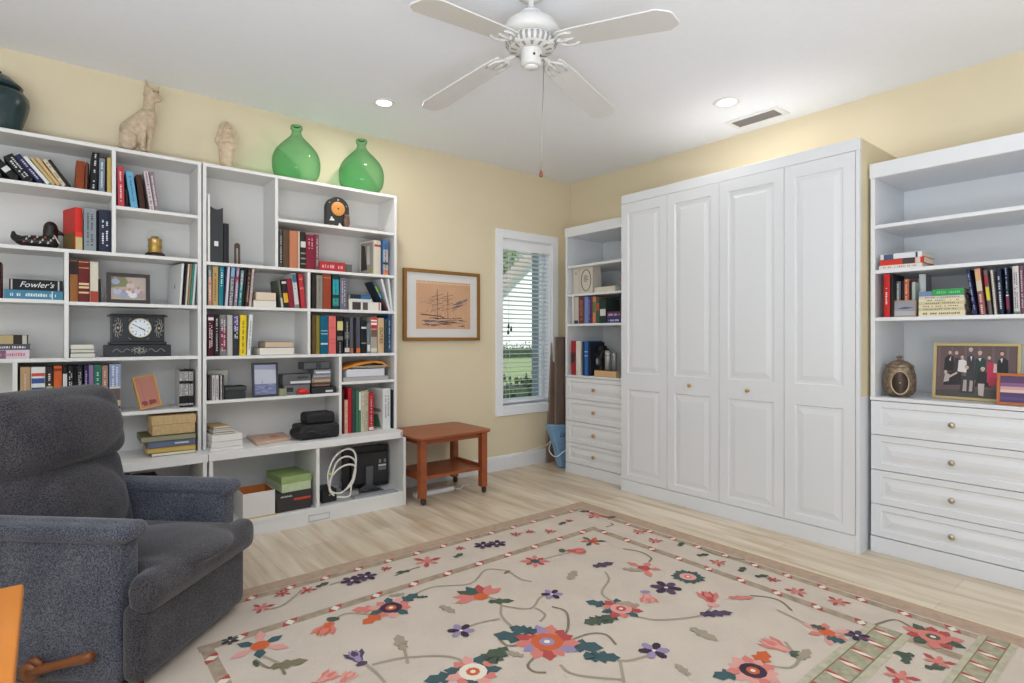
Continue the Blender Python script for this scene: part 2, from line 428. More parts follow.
# ================================================================== CEILING THINGS
def downlight(label, u, v, r):
    c = at(u, v, 'z', H)
    o = empty('recessed_light', label, 'ceiling light', (c.x, c.y, H), group='recessed ceiling lights')
    t = MB(); t.lathe([(r * .8, -0.001), (r * .82, -.006), (r * 1.12, -.005), (r * 1.18, -.001), (r * 1.18, 0.0)], WHITE, 36); t.build('trim_ring', o)
    t = MB(); t.lathe([(0, -.004), (r * .79, -.004)], mat((255, 240, 214), .5, emit=6.0), 36); t.build('lens', o)
    area('downlight', (c.x, c.y, H - .03), (0, 0, 0), r * 1.6, r * 1.6, 6.8, (1, .98, .96), 'DISK')
downlight('round recessed ceiling light, the one above the green glass bottles', 384, 102.5, .062)
downlight('round recessed ceiling light, the one beside the air vent', 727, 102, .075)
a_ = at(731, 122, 'z', H); b_ = at(780, 113.5, 'z', H)
vt = empty('ceiling_vent', 'small rectangular grey air vent in the ceiling above the tall cabinet', 'vent', (-.22, -2.045, H))
t = MB()
for x0, x1, y0, y1 in ((-.095, -.062, -.19, .19), (.062, .095, -.19, .19), (-.062, .062, -.19, -.155), (-.062, .062, .155, .19)): t.box((x0, y0, -.008), (x1, y1, 0), WHITE)
t.build('vent_frame', vt)
VG = mat((128, 122, 118), .5); t = MB(); t.box((-.062, -.155, -.001), (.062, .155, -.0004), mat((60, 58, 58), .8))
for k in range(5):
    x = -.05 + k * .025; t.faces([(x - .009, -.155, -.001), (x + .004, -.155, -.012), (x + .006, -.155, -.011), (x - .007, -.155, -.0005), (x - .009, .155, -.001), (x + .004, .155, -.012), (x + .006, .155, -.011), (x - .007, .155, -.0005)], [(0, 1, 2, 3), (4, 7, 6, 5), (0, 4, 5, 1), (1, 5, 6, 2), (2, 6, 7, 3), (3, 7, 4, 0)], VG)
t.build('louvre_slats', vt)

# ceiling fan
FANW = mat((214, 212, 207), .35)
FX, FY = -2.410, -2.158
DZ = -.030
fan = empty('ceiling_fan', 'white four bladed ceiling fan with a long pull chain hanging from the ceiling', 'ceiling fan', (FX, FY, H))
fz = -H
t = MB(); t.lathe([(0.07, 0), (0.07, -.012), (.06, -.03), (.03, -.05), (.0135, -.055), (.0135, -.135), (0, -.135)], FANW, 28); t.build('canopy', fan)
t = MB(); t.lathe([(0.0, -.105), (.05, -.105), (.052, -.112), (.043, -.12), (.048, -.126), (.036, -.132), (0, -.132)], mat((214, 214, 214), .3), 28); t.build('decorative_collar', fan)
t = MB()
t.lathe([(0, -.098), (.045, -.10), (.085, -.108), (.112, -.128), (.124, -.155), (.126, -.178), (.112, -.186), (.095, -.190), (.0, -.190)], FANW, 48)
GR = mat((150, 147, 143), .5)
mh_ = t.build('motor_housing', fan); mh_.location.z = DZ
t = MB(); t.lathe([(.093, -.188), (.105, -.195), (.112, -.215), (.098, -.236), (.06, -.244), (0, -.244)], FANW, 48)
for k in range(28):
    a = 2 * PI * k / 28; ca, sa = math.cos(a), math.sin(a); ta = a + .07
    pr = [(.107, -.199), (.1135, -.214), (.1005, -.234)]
    vs = []
    for r_, z_ in pr:
        for da in (-.055, .055): vs.append((r_ * 1.006 * math.cos(a + da), r_ * 1.006 * math.sin(a + da), z_ - .0008))
    t.faces(vs, [(0, 1, 3, 2), (2, 3, 5, 4)], GR)
    if k % 2 == 0:
        vs = []
        for r_, z_ in ((.066, -.2435), (.092, -.2385)):
            for da in (-.07, .07): vs.append((r_ * math.cos(a + da), r_ * math.sin(a + da), z_ - .0016))
        t.faces(vs, [(0, 1, 3, 2)], GR)
vg_ = t.build('vent_grille', fan); vg_.location.z = DZ
t = MB(); t.lathe([(0, -.265), (.05, -.265), (.05, -.282), (.046, -.286), (.046, -.332), (.041, -.340), (.034, -.342), (0, -.342)], FANW, 36)
t.lathe([(0, -.3425), (.03, -.3425), (.028, -.346), (0, -.347)], mat((246, 246, 244), .25), 24)
for a in (-2.0, -1.2): t.lathe([(0, 0), (.0055, 0), (.0055, .003), (0, .003)], mat((60, 56, 52), .5), 10, M=Matrix.Translation((.0455 * math.cos(a), .0455 * math.sin(a), -.305)) @ Euler((0, PI / 2, a)).to_matrix().to_4x4())
t.build('switch_housing', fan)
R0, R1, ZR, ZT = .15, .678, -.268, -.360
def blade_at(ang):
    b = MB(); n = 12; vs = []; pitch = math.radians(-5)
    L_ = R1 - R0; drop = math.atan2(ZR - ZT, L_)
    out = [(0, -.045), (.02, -.056), (.10, -.062), (L_ - .05, -.072), (L_ - .008, -.045), (L_, -.028), (L_, .028), (L_ - .008, .045), (L_ - .05, .072), (.10, .062), (.02, .056), (0, .045)]
    M = Matrix.Translation((R0 * math.cos(ang), R0 * math.sin(ang), ZR)) @ Matrix.Rotation(ang, 4, 'Z') @ Matrix.Rotation(drop, 4, 'Y') @ Matrix.Rotation(pitch, 4, 'X')
    b.prism(out, -.003, .003, FANW, axis='z', M=M)
    bl_ = b.build('blade', fan)
    c = MB()
    Mi = Matrix.Rotation(ang, 4, 'Z')
    c.tube([Mi @ Vector(p_) for p_ in ((.07, 0, -.255), (.105, 0, -.266), (.135, 0, -.268), (.16, 0, -.273))], [.012, .011, .012, .014], FANW, 10)
    for sgn in (-1, 1):
        pts = [M @ Vector(p_) for p_ in ((-.02, 0, -.007), (.005, sgn * .028, -.008), (.028, sgn * .043, -.008), (.055, sgn * .046, -.007), (.085, sgn * .036, -.006))]
        c.tube(pts, [.007, .007, .006, .006, .004], FANW, 8)
    c.tube([M @ Vector(p_) for p_ in ((-.02, 0, -.007), (.03, 0, -.009), (.075, 0, -.006))], [.010, .008, .004], FANW, 8)
    for p_ in ((.03, .03, -.006), (.03, -.03, -.006), (.06, 0, -.006)):
        c.lathe([(0, -.003), (.006, -.002), (.006, 0)], mat((200, 198, 192), .3), 10, M=M @ Matrix.Translation(p_))
    c.build('blade_iron', bl_)
for k in range(4): blade_at(math.radians(12 + 90 * k))
ch = at(544, 60, 'y', FY - .03); ce = at(541, 176, 'y', FY - .03)
t = MB(); t.tube([(ch.x - FX, ch.y - FY, ch.z - H), (ce.x - FX, ce.y - FY, ce.z - H + .02)], .0022, mat((168, 162, 150), .35, metal=.6), 6)
t.tube([(.046 * .9, -.02, -.31), (ch.x - FX, ch.y - FY, ch.z - H)], .0035, mat((150, 146, 140), .4), 8)
pc = t.build('pull_chain', fan)
t = MB(); t.lathe([(0, .014), (.004, .012), (.008, 0), (.0095, -.008), (.007, -.016), (0, -.018)], mat((140, 66, 44), .4), 14, (ce.x - FX, ce.y - FY, ce.z - H + .012)); t.build('wooden_pull', pc)

# ================================================================== BOOKCASES on the back wall
YF = -0.27; YB = -0.004; T = 0.019; YC = -0.43; CT = 0.528
def bookcase(name, label, x0, x1, shelves, dividers, base_div, bx0, bx1):
    o = empty(name, label, 'bookcase', (x0, 0, 0))
    def part(nm, a, b, m=WHITE2, bev=0.0015):
        t = MB(); t.box((a[0] - x0, a[1], a[2]), (b[0] - x0, b[1], b[2]), m, bev); return t.build(nm, o)
    part('top_panel', (x0, YF, 2.222), (x1, YB, 2.242))
    part('side_panel', (x0, YF, CT), (x0 + .019, YB, 2.222)); part('side_panel', (x1 - .019, YF, CT), (x1, YB, 2.222))
    part('back_panel', (x0 + .019, -.010, CT), (x1 - .019, YB, 2.222), mat((222, 219, 214), .6))
    for a, b, z in shelves: part('shelf', (a, YF + .002, z - T), (b, -.010, z))
    for x, za, zb in dividers: part('divider', (x - .0095, YF + .001, za), (x + .0095, -.010, zb))
    t = MB(); a_, b_ = bx0 - x0, bx1 - x0; ch_ = .05 if x0 > -3.5 else 0.0005
    t.prism([(a_, YC), (b_ - ch_, YC), (b_, YC + ch_ * 1.2), (b_, YB), (a_, YB)], CT - .045, CT, WHITE2, axis='z'); t.build('counter', o, bevel=.003)
    bs = empty('base_cabinet', None, None, (0, 0, 0)); bs.parent = o
    def bpart(nm, a, b, m=WHITE2):
        t = MB(); t.box((a[0] - x0, a[1], a[2]), (b[0] - x0, b[1], b[2]), m, .0015); return t.build(nm, bs)
    bpart('side_panel', (bx0 + .004, YC + .006, 0), (bx0 + .024, YB, CT - .045)); bpart('side_panel', (bx1 - .024, YC + .006, 0), (bx1 - .004, YB, CT - .045))
    bpart('bottom_panel', (bx0 + .024, YC + .008, .078), (bx1 - .024, YB, .10))
    bpart('plinth', (bx0 + .024, YC + .012, 0), (bx1 - .024, YC + .03, .078))
    bpart('back_panel', (bx0 + .024, -.010, .10), (bx1 - .024, YB, CT - .045))
    for x in base_div: bpart('divider', (x - .0105, YC + .008, .10), (x + .0105, -.010, CT - .045))
    if name == 'bookcase' and x0 > -3.5:
        t = MB(); m = mat((206, 204, 198), .5)
        t.tube([(-2.78 - x0, YC + .010, .058), (-2.645 - x0, YC + .010, .058), (-2.645 - x0, YC + .010, .020), (-2.78 - x0, YC + .010, .020)], .0045, m, 6, closed=True)
        t.build('label_holder', bs)
    return o
lb = bookcase('bookcase', 'left white bookcase unit, with the mantel clock and cat statue, behind the recliner', -4.95, -3.366,
    [(-4.931, -3.8035, 1.990), (-3.7845, -3.385, 1.923), (-4.931, -3.385, 1.664), (-4.931, -4.008, 1.394), (-3.989, -3.385, 1.388),
     (-4.931, -3.385, 1.090), (-4.193, -3.385, 0.783), (-4.931, -4.212, .8)],
    [(-3.794, 1.664, 2.222), (-3.9985, 1.090, 1.645), (-4.2025, CT, 1.071)], [-4.1], -4.95, -3.362)
rb = bookcase('bookcase', 'right white bookcase unit under the green glass bottles, next to the ship picture', -3.358, -2.08,
    [(-2.9245, -2.099, 1.966), (-3.339, -2.099, 1.653), (-3.339, -2.7355, 1.391), (-2.7165, -2.099, 1.391), (-3.339, -2.099, 1.085),
     (-3.339, -2.519, .818), (-2.50, -2.099, .890)],
    [(-2.934, 1.653, 2.222), (-2.726, 1.085, 1.634), (-2.5095, CT, 1.066)], [at(318.5, 480, 'y', YC).x], -3.358, -2.084)

# ================================================================== BUILT-IN CABINETS on the right wall
def panel(t, r0, r1, z0, z1, d, m, M, g=.014, slope=.03):
    """a raised panel: routed groove and bevelled field; local x right, y into the door, front at y=d"""
    rings = [(0, 0), (.006, .007), (.006 + g, .007), (.006 + g + slope, .0005)]
    loops = []
    for ins, dep in rings: loops.append([(r0 + ins, d + dep, z0 + ins), (r1 - ins, d + dep, z0 + ins), (r1 - ins, d + dep, z1 - ins), (r0 + ins, d + dep, z1 - ins)])
    vs = [v for l in loops for v in l]; fs = []
    for i in range(len(loops) - 1):
        for k in range(4): fs.append((i * 4 + k, i * 4 + (k + 1) % 4, i * 4 + 4 + (k + 1) % 4, i * 4 + 4 + k))
    n = (len(loops) - 1) * 4; fs.append((n, n + 1, n + 2, n + 3))
    t.faces(vs, fs, m, M=M)
def front(t, r0, r1, z0, z1, panels, m, M=None, th=.02):
    """door or drawer front with its panels; frame = everything around them"""
    e = .002
    t.box((r0, 0.0085, z0), (r1, th, z1), m, M=M)
    ps = sorted(panels, key=lambda p: p[2]); a, b = ps[0][0], ps[0][1]
    def q(x0, x1, y0, y1): t.box((x0, 0, y0), (x1, .0085, y1), m, M=M)
    q(r0, a, z0, z1); q(b, r1, z0, z1); zz = z0
    for p_ in ps: q(a, b, zz, p_[2]); zz = p_[3]
    q(a, b, zz, z1)
    for p_ in ps: panel(t, p_[0], p_[1], p_[2], p_[3], 0, m, M)
def knob(parent, r, z, m=BRASS, R=.0125):
    t = MB(); t.lathe([(0, 0), (.007, 0), (.005, .008), (.006, .013), (R * .9, .016), (R, .021), (R * .85, .027), (R * .4, .030), (0, .0305)], m, 20, M=put(r, 0, z, Matrix.Rotation(PI / 2, 4, 'X')))
    return t.build('knob', parent)
RB = -PI / 2
XM = -.596
mur = empty('wall_bed_cabinet', 'tall white four door panelled cabinet standing between the two shelf units', 'cabinet', (XM, -1.144, 0), RB)
WM = 2.835 - 1.144
t = MB(); t.box((0, .004, 2.238), (WM, .028, 2.305), CABW, .002); t.build('cornice', mur)
t = MB(); t.box((0, .022, 0), (.02, .592, 2.238), CABW); t.build('side_panel', mur)
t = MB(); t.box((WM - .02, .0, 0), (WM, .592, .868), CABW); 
t.box((WM - .02, .0, .868), (WM, .0215, 2.236), CABW); t.box((WM - .02, .0215, .868), (WM, .592, 2.236), mat((222, 208, 172), .6)); t.box((WM - .02, .030, 2.236), (WM, .592, 2.305), mat((222, 208, 172), .6)); sp = t.build('side_panel', mur); sp['label'] = 'side panel, pale yellow above the counter'  # pale yellow above counter height, white below and along the front edge
t = MB(); t.box((.0, .030, 2.24), (WM - .0205, .592, 2.305), CABW); t.build('top_panel', mur)
t = MB(); t.box((0, .0, 0), (WM - .02, .024, .094), CABW, .002); t.build('plinth', mur)
dz0, dz1 = .098, 2.234
ed = [0.0015, .4275, .8405, 1.274, WM - .0215]
for k in range(4):
    r0, r1 = ed[k] + .0015, ed[k + 1] - .0015
    t = MB(); m_ = .062
    front(t, r0, r1, dz0, dz1, [(r0 + m_, r1 - m_, dz0 + .044, .798), (r0 + m_, r1 - m_, .922, dz1 - .075)], CABW)
    d = t.build('door', mur)
    if k == 1: knob(d, -1.144 - at(690.5, 387, 'x', XM).y, .864)
    if k == 2: knob(d, -1.144 - at(748.5, 391.5, 'x', XM).y, .859)

def hutch(name, label, y0, width, shelves, kn, knm, xf=-.489):
    o = empty(name, label, 'cabinet', (xf, y0, 0), RB)
    D = -xf - .004; z0 = .868
    def part(nm, a, b, bev=.0015, m=CABW): t = MB(); t.box(a, b, m, bev); return t.build(nm, o)
    part('cornice', (-.004, -.006, 2.088), (width + .004, .02, 2.170), .003)
    part('top_panel', (.02, .02, 2.088), (width - .02, D, 2.106))
    part('side_panel', (0, .0, z0), (.022, D, 2.088)); part('side_panel', (width - .022, 0, z0), (width, D, 2.088))
    part('back_panel', (.022, D - .012, z0), (width - .022, D, 2.088))
    for z in shelves: part('shelf', (.022, .006, z - .02), (width - .022, D - .012, z))
    part('counter', (-.002, -.004, z0 - .02), (width + .002, D, z0), .003)
    part('carcass', (0, .022, 0), (width, D, z0 - .02)); part('plinth', (0, .0, 0), (width, .022, .088))
    zs = [.846, .657, .462, .272, .092]
    for k in range(4):
        a, b = zs[k + 1] + .002, zs[k] - .002
        t = MB(); front(t, .003, width - .003, a, b, [(.05, width - .05, a + .035, b - .032)], CABW); d = t.build('drawer_front', o)
        knob(d, kn, (a + b) / 2, knm, .0155)
    return o
yk = at(594.5, 388, 'x', -.489).y
hutch('shelf_cabinet', 'narrow white shelf cabinet with four drawers in the corner beside the window', -.417, 1.144 - .417 - .003, (1.832, 1.580, 1.318), -.417 - yk, BRASS)
yk = at(952.5, 424, 'x', -.489).y
hutch('shelf_cabinet', 'wide white shelf cabinet with four drawers at the right edge, holding the family portrait', -2.852, 1.22, (1.826, 1.574, 1.310), -2.852 - yk, NICKEL)

# ================================================================== PICTURE on the back wall
p0 = at(401, 268, 'y', 0); p1 = at(478, 340.5, 'y', 0); PX0, PX1, PZ0, PZ1 = p0.x + .01, p1.x, 1.172, 1.752
pic = empty('framed_picture', 'gold framed sketch of a sailing ship with white mat, hanging left of the window', 'picture', ((PX0 + PX1) / 2, 0, (PZ0 + PZ1) / 2))
w2, h2 = (PX1 - PX0) / 2, (PZ1 - PZ0) / 2
GF = mat((150, 104, 44), .4, metal=.35)
t = MB(); fw = .026
for a, b in (((-w2, -.034, -h2), (-w2 + fw, -.002, h2)), ((w2 - fw, -.034, -h2), (w2, -.002, h2)), ((-w2 + fw, -.034, h2 - fw), (w2 - fw, -.002, h2)), ((-w2 + fw, -.034, -h2), (w2 - fw, -.002, -h2 + fw))): t.box(a, b, GF, .004)
t.build('frame', pic)
t = MB(); t.box((-w2 + fw, -.018, -h2 + fw), (w2 - fw, -.006, h2 - fw), mat((226, 222, 216), .8)); t.build('mat_board', pic)
ix0 = at(415, 300, 'y', 0).x - (PX0 + PX1) / 2; ix1 = at(469, 300, 'y', 0).x - (PX0 + PX1) / 2
iz0 = at(440, 329, 'y', 0).z - (PZ0 + PZ1) / 2; iz1 = at(440, 282, 'y', 0).z - (PZ0 + PZ1) / 2
t = MB(); PAPER = mat((214, 166, 128), .8, noise=.08, scale=5); INK = mat((70, 56, 52), .8); INK2 = mat((120, 92, 76), .8); INK3 = mat((118, 118, 124), .8)
t.box((ix0, -.0186, iz0), (ix1, -.0175, iz1), PAPER)
iw, ih = ix1 - ix0, iz1 - iz0
def stroke(pts, w, m, dep=-.0189):
    for (a, b), (c, d) in zip(pts[:-1], pts[1:]):
        A = Vector((ix0 + a * iw, 0, iz0 + b * ih)); B = Vector((ix0 + c * iw, 0, iz0 + d * ih)); n_ = (B - A); n_ = Vector((-n_.z, 0, n_.x)).normalized() * w / 2
        t.faces([(A - n_) + Vector((0, dep, 0)), (B - n_) + Vector((0, dep, 0)), (B + n_) + Vector((0, dep, 0)), (A + n_) + Vector((0, dep, 0))], [(0, 1, 2, 3)], m)
rnd = random.Random(11)
for mx_, zt in ((.38, .84), (.57, .78)):
    stroke([(mx_, .22), (mx_ - .004, zt)], .005, INK)
    for z_ in (.42, .52, .62, .70): stroke([(mx_ - .11, z_ - .03), (mx_ + .10, z_ + .035)], .003, INK, -.0191)
    for k in range(5): stroke([(mx_, zt - .05 - .03 * k), (mx_ - .25 + .1 * k, .26)], .0016, INK2, -.0193)
for k in range(46):
    x_ = rnd.uniform(.08, .8); z_ = rnd.uniform(.06, .24); stroke([(x_, z_), (x_ + rnd.uniform(.06, .2), z_ + rnd.uniform(-.015, .015))], rnd.uniform(.003, .008), rnd.choice([INK, INK, INK2, INK3]), -.0192 - .00002 * k)
for k in range(26):
    x_ = rnd.uniform(.6, .88); z_ = .40 + (x_ - .6) * .5 + rnd.uniform(-.05, .1); stroke([(x_, z_), (min(.99, x_ + .1), z_ + .05)], rnd.uniform(.003, .006), rnd.choice([INK3, INK3, INK2]), -.0192 - .00002 * k)
for k in range(24):
    x_ = rnd.uniform(.1, .6); z_ = rnd.uniform(.28, .66); stroke([(x_, z_), (x_ + rnd.uniform(-.1, .1), z_ + rnd.uniform(-.08, .08))], .0022, INK2, -.0192 - .00002 * k)
stroke([(.08, .30), (.42, .27), (.5, .24)], .008, INK, -.0198)
for k in range(14): x_ = k / 14; stroke([(x_, .96), (x_ + .06, .965)], .012, mat((224, 196, 160), .8), -.0199)
t.build('print', pic)
t = MB(); t.box((-w2 + fw, -.024, -h2 + fw), (w2 - fw, -.0225, h2 - fw), glass_material((1, 1, 1, 1), name='picture_glass')); t.build('glazing', pic)

# ================================================================== ROLLING CART TABLE
CW = mat((150, 76, 38), .38, noise=.14, scale=5, stretch=(1, 6, 6), name='reddish_cart_wood')
cart = empty('rolling_cart', 'reddish brown wooden side table on casters, under the ship picture', 'table', (-1.74, -.30, 0))
xa, xb, ya, yb = -2.01 + 1.74, -1.475 + 1.74, -.515 + .30, -.115 + .30
c0 = [at(u, v, 'z', .487) for u, v in ((418, 439), (489, 427.5), (457, 419.5))]
t = MB()
tp = [(-.333, -.245), (-.305, -.275), (.30, -.262), (.335, -.22), (.335, .235), (.30, .265), (-.31, .265), (-.333, .24)]
t.prism(tp, .472, .49, CW, axis='z'); t.build('tabletop', cart, bevel=.004)
t = MB(); hw_ = .026
t.box((xa, ya, .43), (xb, ya + .02, .472), CW); t.box((xa, yb - .02, .43), (xb, yb, .472), CW); t.box((xa, ya + .02, .43), (xa + .02, yb - .02, .472), CW); t.box((xb - .02, ya + .02, .43), (xb, yb - .02, .472), CW)
t.build('apron', cart)
t = MB(); t.box((xa, ya, .182), (xb, yb, .202), CW); t.box((xb - .012, ya, .202), (xb + .006, yb, .222), CW); t.box((xa - .006, ya, .175), (xa + .012, yb, .225), CW); t.build('lower_shelf', cart)
for x in (xa, xb):
    for y in (ya, yb):
        t = MB(); t.box((x - hw_, y - hw_, .052), (x + hw_, y + hw_, .472), CW, .004); l = t.build('leg', cart)
        t = MB(); DK = mat((52, 34, 24), .35); t.lathe([(0, -.012), (.020, -.012), (.025, -.006), (.025, .006), (.020, .012), (0, .012)], DK, 20, M=Matrix.Translation((x + .012, y, .0255)) @ Euler((PI / 2, 0, .5)).to_matrix().to_4x4())
        t.lathe([(0, .03), (.009, .03), (.012, .054), (0, .054)], DK, 12, (x, y, 0)); t.build('caster', l)
# power strip and leads on the floor below the cart
ps = empty('power_strip', 'white power strip lying on the floor beneath the rolling cart', 'power strip', (-1.78, -.30, 0))
t = MB(); t.box((-.17, -.028, 0.001), (.17, .028, .036), mat((236, 234, 230), .4), .005, seg=3)
for k in range(6):
    for dx in (-.007, .007): t.box((-.14 + k * .052 + dx - .0015, -.006, .0362), (-.14 + k * .052 + dx + .0015, .006, .0366), BLACK)
t.build('strip_body', ps)
t = MB(); t.tube([(.17, 0, .015), (.22, -.03, .006), (.3, .04, .006), (.36, .03, .006)], .004, mat((232, 230, 226), .5), 8); t.build('flex', ps)
ad = empty('power_adapter', 'small dark power adapter with tangled lead on the floor beside the bookcase base', 'adapter', (-2.062, -.20, 0))
t = MB(); t.box((-.02, -.04, .001), (.02, .04, .035), BLACK, .004, seg=3); t.build('adapter_body', ad)
t = MB(); t.tube([(.0, .03, .02), (-.01, .05, .10), (.006, .06, .22), (-.008, .055, .33), (.008, .06, .40), (-.01, .05, .28), (0, .07, .12), (.004, .12, .01), (.0, .16, .006)], .0035, mat((60, 60, 62), .5), 8); t.build('lead', ad)

# ================================================================== CORNER: boards, bag, cord
b0 = at(556, 462, 'z', 0)
BR = mat((132, 114, 104), .8, noise=.15, scale=14, stretch=(6, 6, .6))
def board(name, label, u0b, u1b, u0t, u1t, vt_, y, m1, m2, cat='board'):
    a = at(u0b, 400, 'y', y).x; b = at(u1b, 400, 'y', y).x; zt = at((u0t + u1t) / 2, vt_, 'y', y + .03).z; sh = at(u0t, vt_, 'y', y + .03).x - a
    o = empty(name, label, cat, (a, y, 0))
    t = MB(); w = b - a
    vs = [(0, 0, 0), (w, 0, 0), (w, .022, 0), (0, .022, 0), (sh, .04, zt), (sh + w, .04, zt), (sh + w, .062, zt), (sh, .062, zt)]
    fs = [(0, 3, 2, 1), (4, 5, 6, 7), (0, 1, 5, 4), (1, 2, 6, 5), (2, 3, 7, 6), (3, 0, 4, 7)]
    t.faces(vs, fs, m1); t.build('panel', o)
    t = MB(); e = .014
    t.tube([(w, -.004, 0.0), (sh + w, .036, zt)], e * .6, m2, 6); t.tube([(sh + w * .0, .05, zt + .006), (sh + w, .05, zt + .006)], e * .6, mat((214, 208, 200), .6), 6)
    t.build('edging', o)
    return o
board('leaning_panel', 'taller brown panel leaning in the corner, nearer the drawers', 556, 564, 557, 565, 337, -.13, BR, mat((92, 70, 60), .6))
board('leaning_panel', 'paler brown panel with copper edge leaning in the corner, nearer the window', 547, 556, 553, 560, 341, -.055, mat((140, 116, 100), .8, noise=.12, scale=14), mat((150, 92, 62), .5))
tbx = empty('cardboard_box', 'small brown box on the floor behind the blue bag', 'box', (-.36, -.205, 0))
t = MB(); t.box((0, -.025, 0), (.11, .025, .19), mat((146, 84, 50), .7), .003); t.build('carton', tbx)
t = MB(); t.box((-.001, -.0265, .16), (.111, -.0252, .192), mat((112, 64, 40), .7)); t.build('flap', tbx)
yb_ = -.30
def bp_(u, v): q_ = at(u, v, 'y', yb_); return (q_.x, q_.z)
pts = [bp_(*q_) for q_ in ((548.5, 425), (566.5, 425), (572, 467), (560.5, 467.5), (556.5, 449))]
zmin = min(q_[1] for q_ in pts); ox = pts[0][0]
pts = [(x - ox, max(.003, z)) for x, z in pts]
bag = empty('tote_bag', 'light blue fabric tote bag standing in the corner beside the drawers', 'bag', (ox, yb_, 0))
t = MB(); BLU = mat((126, 162, 196), .8, noise=.06, scale=20)
t.prism(pts, -.02, .05, BLU, axis='y'); t.build('bag_body', bag, bevel=.008)
c_ = bp_(561.5, 434); text_mesh('Lu.', .07, mat((40, 60, 110), .7), bag, 'printed_lettering', put(c_[0] - ox, -.0207, c_[1], FACE), shear=.3)
cd = MB(); cpts = []
for u, v, y in ((515, 456, -.03), (530, 450, -.04), (545, 446, -.06), (551, 441, -.10), (549, 449, -.20), (552, 455, -.34), (557, 456.5, -.345), (562, 453, -.345), (567, 449.5, -.345)):
    q_ = at(u, v, 'y', y); cpts.append(q_)
def smooth_pts(P, n=8):
    P = [Vector(p_) for p_ in P]; out = []
    for i in range(len(P) - 1):
        p0_, p1_, p2_, p3_ = P[max(i - 1, 0)], P[i], P[i + 1], P[min(i + 2, len(P) - 1)]
        for k in range(n):
            f = k / n; out.append(.5 * ((2 * p1_) + (-p0_ + p2_) * f + (2 * p0_ - 5 * p1_ + 4 * p2_ - p3_) * f * f + (-p0_ + 3 * p1_ - 3 * p2_ + p3_) * f ** 3))
    out.append(P[-1]); return out
cd.tube(smooth_pts(cpts), .005, mat((238, 236, 230), .5), 8)
tag(cd.build('extension_cord'), 'white cord running along the baseboard and looping over the blue bag', 'cord')

# ================================================================== WOODEN DESK in the near left corner
DW = mat((214, 130, 48), .3, noise=.12, scale=3, stretch=(8, 1, 1), name='honey_orange_wood')
dk = empty('desk', 'honey orange wooden desk, only its corner showing at the lower left', 'desk', (-4.56, -3.05, 0))
t = MB(); t.box((-.45, -.55, .692), (.453, .446, .72), DW, .005, seg=3); t.build('desktop', dk)
t = MB()
for a, b in (((-.40, .38, .61), (.40, .40, .692)), ((.385, -.5, .61), (.405, .40, .692)), ((-.405, -.5, .61), (-.385, .40, .692))): t.box(a, b, DW)
t.build('apron', dk)
for x in (-.39, .39):
    for y in (-.49, .39): t = MB(); t.box((x - .03, y - .03, 0), (x + .03, y + .03, .692), DW, .004); t.build('leg', dk)

# ================================================================== RUG
RZ = .010
rug = empty('area_rug', 'large beige floral rug with fringed edge covering most of the floor', 'rug', (-2.5, -2.45, 0))
RX, RY = -2.5, -2.45
rx0, rx1, ry0, ry1 = -3.98, -1.068, -3.78, -1.186
t = MB(); BEI = mat((200, 186, 170), .95, noise=.06, scale=4, bump=.3, bscale=180); TAUPE = mat((176, 150, 128), .95, noise=.1, scale=30); TAUPE2 = mat((162, 144, 122), .95, noise=.2, scale=25); STR = mat((180, 172, 148), .95, noise=.18, scale=28)
t.box((rx0 - RX, ry0 - RY, .001), (rx1 - RX, ry1 - RY, RZ), BEI)
layer = [0]
def lay():
    layer[0] += 1; return RZ + .0006 + (layer[0] % 900) * .000003
def pol(pts, m):
    z = lay(); n = len(pts); c = (sum(p[0] for p in pts) / n, sum(p[1] for p in pts) / n)
    vs = [(c[0] - RX, c[1] - RY, z)] + [(p[0] - RX, p[1] - RY, z) for p in pts]
    t.faces(vs, [(0, i + 1, (i + 1) % n + 1) for i in range(n)], m)
def rect(x0, y0, x1, y1, m): pol([(x0, y0), (x1, y0), (x1, y1), (x0, y1)], m)
RED = mat((176, 74, 70), .95); SAL = mat((206, 122, 110), .95); PINK = mat((214, 154, 142), .95); ORG = mat((200, 96, 52), .95); TEAL = mat((62, 88, 90), .95); GRN = mat((74, 86, 70), .95)
PUR = mat((84, 66, 90), .95); LAV = mat((150, 132, 164), .95); DKP = mat((60, 42, 60), .95); STEM = mat((160, 148, 128), .95); STEM2 = mat((128, 118, 98), .95); CRM = mat((226, 214, 196), .95); OLV = mat((124, 116, 88), .95)
# edge bands
for x0, y0, x1, y1 in ((rx0, ry1 - .088, rx1, ry1), (rx0, ry0, rx1, ry0 + .075), (rx0, ry0, rx0 + .085, ry1), (rx1 - .112, ry0, rx1, ry1)): rect(x0, y0, x1, y1, TAUPE)
def diamonds(a, b, step, w, along):
    n = max(1, int(abs(b[0] - a[0] if along == 'x' else b[1] - a[1]) / step))
    for k in range(n):
        f = (k + .5) / n; cx, cy = a[0] + (b[0] - a[0]) * f, a[1] + (b[1] - a[1]) * f
        def P(i, j): return (cx + i, cy + j) if along == 'x' else (cx + j, cy + i)
        s_ = w * .5; q_ = step * .11
        pol([P(-q_ * 1.9, -s_), P(-q_ * .3, -s_), P(-q_ * 1.1, s_ * .5)], RED); pol([P(q_ * 1.9, s_), P(q_ * .3, s_), P(q_ * 1.1, -s_ * .5)], RED)
        pol([P(-q_ * .9, s_ * .1), P(-q_ * .1, -s_ * .95), P(q_ * .9, -s_ * .1), P(q_ * .1, s_ * .95)], CRM)
xo, xi, yo, yi = rx1 - .145, rx1 - .375, ry1 - .115, ry1 - .45
bo, bi = .045, .05
rect(rx0 + .1, yo - bo / 2, rx1 - .12, yo + bo / 2, TAUPE2); rect(xo - bo / 2, ry0 + .2, xo + bo / 2, yo, TAUPE2)
